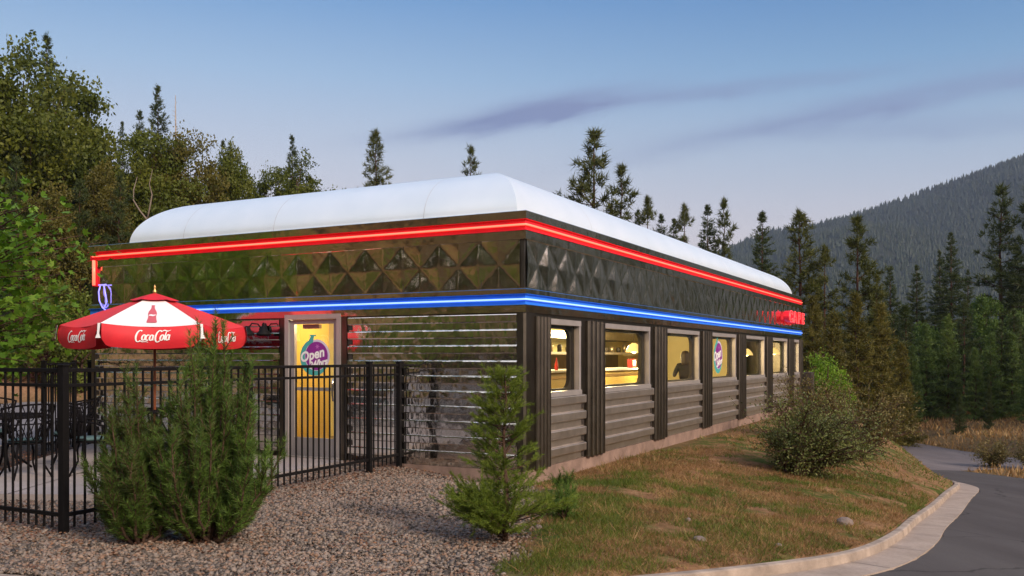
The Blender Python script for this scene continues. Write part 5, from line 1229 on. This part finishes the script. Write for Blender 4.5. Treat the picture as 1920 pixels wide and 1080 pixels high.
# ------------------------------------------------------------------ gravel, grass, litter
def region(n, x0, x1, y0, y1, test, r):
    x = x0 + (x1 - x0) * r.random(n); y = y0 + (y1 - y0) * r.random(n); k_ = test(x, y); return x[k_], y[k_]
r = np.random.default_rng(5)
in_patio = lambda x, y: inside(x, y, PAT)
st = lambda x, y: ((x - BO[0]) * BR[0] + (y - BO[1]) * BR[1], (x - BO[0]) * BL[0] + (y - BO[1]) * BL[1])
def gravel_ok(x, y):
    s, t = st(x, y); d, _ = near_line(x, y, KF); keep = r.random(len(x)) < np.clip(1.25 - (y - 6) * .095, .3, 1)
    return inside(x, y, ELINE) & ~in_patio(x, y) & (s < -.05) & (gravel_w(x, y) > r.random(len(x)) * .9 + .05) & (d > .03) & keep & (x / y > -.60)
gxs, gys = region(125000, -6.0, .9, 6.0, 13.2, gravel_ok, r)
n = len(gxs); ico = bmesh.new(); bmesh.ops.create_icosphere(ico, subdivisions=1, radius=1); iv = np.array([v.co for v in ico.verts]); ifc = np.array([[v.index for v in f.verts] for f in ico.faces]); ico.free()
big = .008 + .017 * r.random(n) ** 2.2; shp = np.stack([big * (.8 + .5 * r.random(n)), big * (.7 + .4 * r.random(n)), big * (.45 + .35 * r.random(n))], 1)
V = iv[None] * (1 + .22 * r.normal(size=(n, 12, 1))) * shp[:, None, :]; a = r.random(n) * 6.283; tl = r.normal(0, .35, n); ca, sa = np.cos(a)[:, None], np.sin(a)[:, None]
zt = V[..., 2] + V[..., 0] * np.sin(tl)[:, None]; V = np.stack([V[..., 0] * ca - V[..., 1] * sa, V[..., 0] * sa + V[..., 1] * ca, zt], -1)
V += np.stack([gxs, gys, land(gxs, gys) + shp[:, 2] * .35 + .012 * r.random(n) * (r.random(n) < .4)], 1)[:, None, :]
Fq = (ifc[None] + (np.arange(n) * 12)[:, None, None]).reshape(-1, 3)
tag(obj('gravel', fast_mesh('gravel', V.reshape(-1, 3), Fq), M['stone']), kind='stuff')
print('stones', n)
def blades(name, n, x0, x1, y0, y1, test, hmin, hmax, w, mt, lean=.5, clump=0):
    x, y = region(n, x0, x1, y0, y1, test, r)
    if clump: x = np.repeat(x, clump) + r.normal(0, .03, len(x) * clump); y = np.repeat(y, clump) + r.normal(0, .03, len(y) * clump)
    z = land(x, y) - .005; k_ = len(x); Dn = unit(np.stack([r.normal(0, lean, k_), r.normal(0, lean, k_), np.ones(k_)], 1)); L = hmin + (hmax - hmin) * r.random(k_) ** 1.5
    wd = w * (1 + .09 * np.maximum(y - 8, 0)); V = needles(np.stack([x, y, z], 1), Dn, L, wd, r)
    print(name, k_); return tag(obj(name, tri_mesh(name, V), M[mt]), kind='stuff')
def lawn_base(x, y):
    s, t = st(x, y); d, _ = near_line(x, y, ELINE); return inside(x, y, ELINE) & (vnoise(x, y, .75, 41) * .7 + vnoise(x, y, .22, 42) * .3 < .60 + .1 * r.random(len(x))) & (gravel_w(x, y) < .4) & ((t < -.05) | (s > BLEN + .2) | (s < -.3)) & (d > .04) & ((s > -.2) | (x > -.3))
def green_ok(x, y): return lawn_base(x, y) & (vnoise(x, y, .9, 21) * .6 + vnoise(x, y, .25, 22) * .4 + .18 * sst(y, 12, 8) > .42 + .35 * r.random(len(x))) & (r.random(len(x)) < np.clip(1.5 - y * .06, .25, 1))
def dry_ok(x, y): return lawn_base(x, y) & (vnoise(x, y, .9, 21) * .6 + vnoise(x, y, .25, 22) * .4 < .35 + .35 * r.random(len(x))) & (r.random(len(x)) < np.clip(1.5 - y * .06, .25, 1))
blades('grass', 420000, -.6, 7.5, 6.8, 17.5, green_ok, .03, .10, .0062, 'blade', .75)
blades('dry_grass', 330000, -.6, 7.5, 6.8, 17.5, dry_ok, .02, .10, .0055, 'straw', 1.15)
blades('grass', 70000, 1.5, 12, 17.5, 32, green_ok, .04, .13, .010, 'blade', .75)
blades('dry_grass', 70000, 1.5, 14, 17.5, 36, dry_ok, .03, .13, .009, 'straw', 1.1)
def clump_ok(x, y): return lawn_base(x, y) & (vnoise(x, y, .7, 31) > .55) & (y < 20)
blades('straw_clumps', 1500, -.4, 8, 6.9, 20, clump_ok, .05, .20, .005, 'straw', .8, 16)
blades('weed_clumps', 900, -.4, 8, 6.9, 20, clump_ok, .04, .15, .006, 'blade', .8, 14)
def verge_ok(x, y): d, _ = near_line(x, y, ELINE); return (~inside(x, y, ELINE)) & ~inside(x, y, DRIVE) & ~inside(x, y, ROADF) & (r.random(len(x)) < .9)
blades('verge_grass', 26000, 14.5, 40, 25, 58, verge_ok, .12, .38, .014, 'straw', .45)
def bank_ok(x, y): return (y > 39.2) & (r.random(len(x)) < np.clip(1.6 - (y - 39) * .12, .1, 1))
blades('bank_grass', 16000, -26, 0, 39, 50, bank_ok, .15, .45, .016, 'straw', .45)
def edge_ok(x, y):
    s, t = st(x, y); return ((np.abs(t + .12 + .05 * r.normal(size=len(x))) < .08) & (s > .1) & (s < BLEN)) | ((np.abs(s + .10) < .09) & (t > 0.0) & (t < 1.6))
blades('wall_foot_grass', 9000, -3, 10, 11, 31, lambda x, y: edge_ok(x, y) & (vnoise(x, y, .5, 8) > .45), .04, .20, .006, 'straw', .5)
def litter(name, n, x0, x1, y0, y1, test, s0, s1):
    x, y = region(n, x0, x1, y0, y1, test, r); k_ = len(x); Dn = unit(np.stack([r.normal(size=k_), r.normal(size=k_), r.normal(0, .25, k_)], 1)); P = np.stack([x, y, land(x, y) + .018 + .02 * r.random(k_)], 1)
    V = leaves(P, Dn, s0 + (s1 - s0) * r.random(k_), .55 * (s0 + s1) / 2, r, np.array((0, 0, 1.0))); print(name, k_); return tag(obj(name, tri_mesh(name, V, 4), M['litter']), kind='stuff')
def dist_seg(x, y, a, b_):
    d = np.array(b_) - np.array(a); t = np.clip(((x - a[0]) * d[0] + (y - a[1]) * d[1]) / (d @ d), 0, 1); return np.hypot(x - a[0] - t * d[0], y - a[1] - t * d[1])
def litter_ok(x, y):
    s, t = st(x, y); dd = np.minimum(np.minimum(dist_seg(x, y, PN, PM), dist_seg(x, y, PM, PW)), np.minimum(dist_seg(x, y, PN, PC), dist_seg(x, y, PC, PB2)))
    pr_ = np.exp(-(dd / .38) ** 2) + .55 * np.exp(-((x + 2.85) ** 2 / .55 + (y - 7.7) ** 2 / .25)) + .5 * np.exp(-((x + .06) ** 2 + (y - 7.9) ** 2) / .12) + .8 * np.exp(-((s + .1) / .35) ** 2) * (t > 0) * (t < 2.2) + .20 * (vnoise(x, y, .6, 13) > .62)
    return inside(x, y, ELINE) & ~in_patio(x, y) & (s < -.02) & (x < .4) & (r.random(len(x)) < pr_)
litter('leaf_litter', 52000, -9, .6, 6.6, 17, litter_ok, .018, .05)

# ------------------------------------------------------------------ the hill across the valley
hx = np.linspace(-500, 1500, 120); hy = np.linspace(450, 2100, 90); HX, HY = np.meshgrid(hx, hy)
def ridge_top(u): return np.interp(u, [-2000, 900, 1250, 1375, 1450, 1520, 1600, 1700, 1800, 1920, 2100, 2600, 4000], [640, 600, 505, 455, 428, 418, 398, 366, 330, 289, 232, 140, 120])
def hill(x, y):
    yr = 1250.0 + 120 * np.sin(x / 260.0); u = CX + F_ * x / np.maximum(y, 300) * (np.maximum(y, 300) / yr); top = CAMZ + (VH - ridge_top(u)) / F_ * yr - 6
    f = np.where(y < yr, sst(y, 470, 1250) ** .8 * .35 + .65 * np.clip((y - 470) / (yr - 470), 0, 1), 1 - .6 * sst(y, yr, 2100))
    return -8 + (top + 8) * f + (vnoise(x, y, 130, 2) - .5) * 38 * np.sin(np.pi * np.clip((y - 470) / (yr - 470), 0, 1)) + (vnoise(x, y, 45, 4) - .5) * 10 * (y < yr - 20)
HZ = hill(HX, HY); iH = np.arange(HX.size).reshape(HX.shape); Qh = np.stack([iH[:-1, :-1].ravel(), iH[:-1, 1:].ravel(), iH[1:, 1:].ravel(), iH[1:, :-1].ravel()], 1)
hm = fast_mesh('hillside', np.stack([HX.ravel(), HY.ravel(), HZ.ravel()], 1), Qh); hm.polygons.foreach_set('use_smooth', np.ones(len(Qh), bool))
tag(obj('hillside', hm, mat('hill_ground', (.014, .020, .009), .95, 0, .4, .02, spec=.1, col2=(.040, .040, .024))), kind='structure')
rr = np.random.default_rng(77); n = 46000; tx = 100 + 1000 * rr.random(n); ty = 520 + 800 * rr.random(n); kk = (tx / ty > .16) & (tx / ty < .66); tx, ty = tx[kk], ty[kk]; kk = (vnoise(tx, ty, 60, 9) > .12); tx, ty = tx[kk], ty[kk]
xr = 200 + 700 * rr.random(1100); yr = 1250 + 120 * np.sin(xr / 260) + rr.normal(0, 14, 1100); tx = np.r_[tx, xr]; ty = np.r_[ty, yr]
tz = hill(tx, ty) - .5; n = len(tx); hh = 4 + 6 * rr.random(n) ** 1.7; wv = hh * (.20 + .08 * rr.random(n)); V = []; k6 = 5
for lo, hi, sc in ((.05, .55, 1.0), (.32, .8, .72), (.6, 1.0, .42)):
    a0 = rr.random(n) * 6
    for j in range(k6):
        a, b_ = a0 + 6.283 * j / k6, a0 + 6.283 * (j + 1) / k6; jr = .8 + .4 * rr.random(n)
        V.append(np.stack([np.stack([tx + wv * sc * jr * np.cos(a), ty + wv * sc * jr * np.sin(a), tz + hh * lo], 1), np.stack([tx + wv * sc * jr * np.cos(b_), ty + wv * sc * jr * np.sin(b_), tz + hh * lo], 1), np.stack([tx, ty, tz + hh * hi], 1)], 1))
V = np.stack(V, 1).reshape(-1, 3); tag(obj('hill_forest', tri_mesh('hill_forest', V), M['far']), kind='stuff'); print('hill trees', n)

# ------------------------------------------------------------------ the evening air
mb = MB(); mb.box(-1500, 2600, -600, 2300, -70, 520)
m_ = bpy.data.materials.new('evening_haze'); m_.use_nodes = True; t = m_.node_tree; t.nodes.clear(); k = N(t); out = k.n('ShaderNodeOutputMaterial'); pv_ = k.n('ShaderNodeVolumePrincipled')
pv_.inputs['Color'].default_value = (.56, .68, .92, 1); pv_.inputs['Density'].default_value = .00017; pv_.inputs['Anisotropy'].default_value = .2; k.link(pv_.outputs[0], out.inputs['Volume'])
tag(mb.build('haze', m_), kind='stuff')
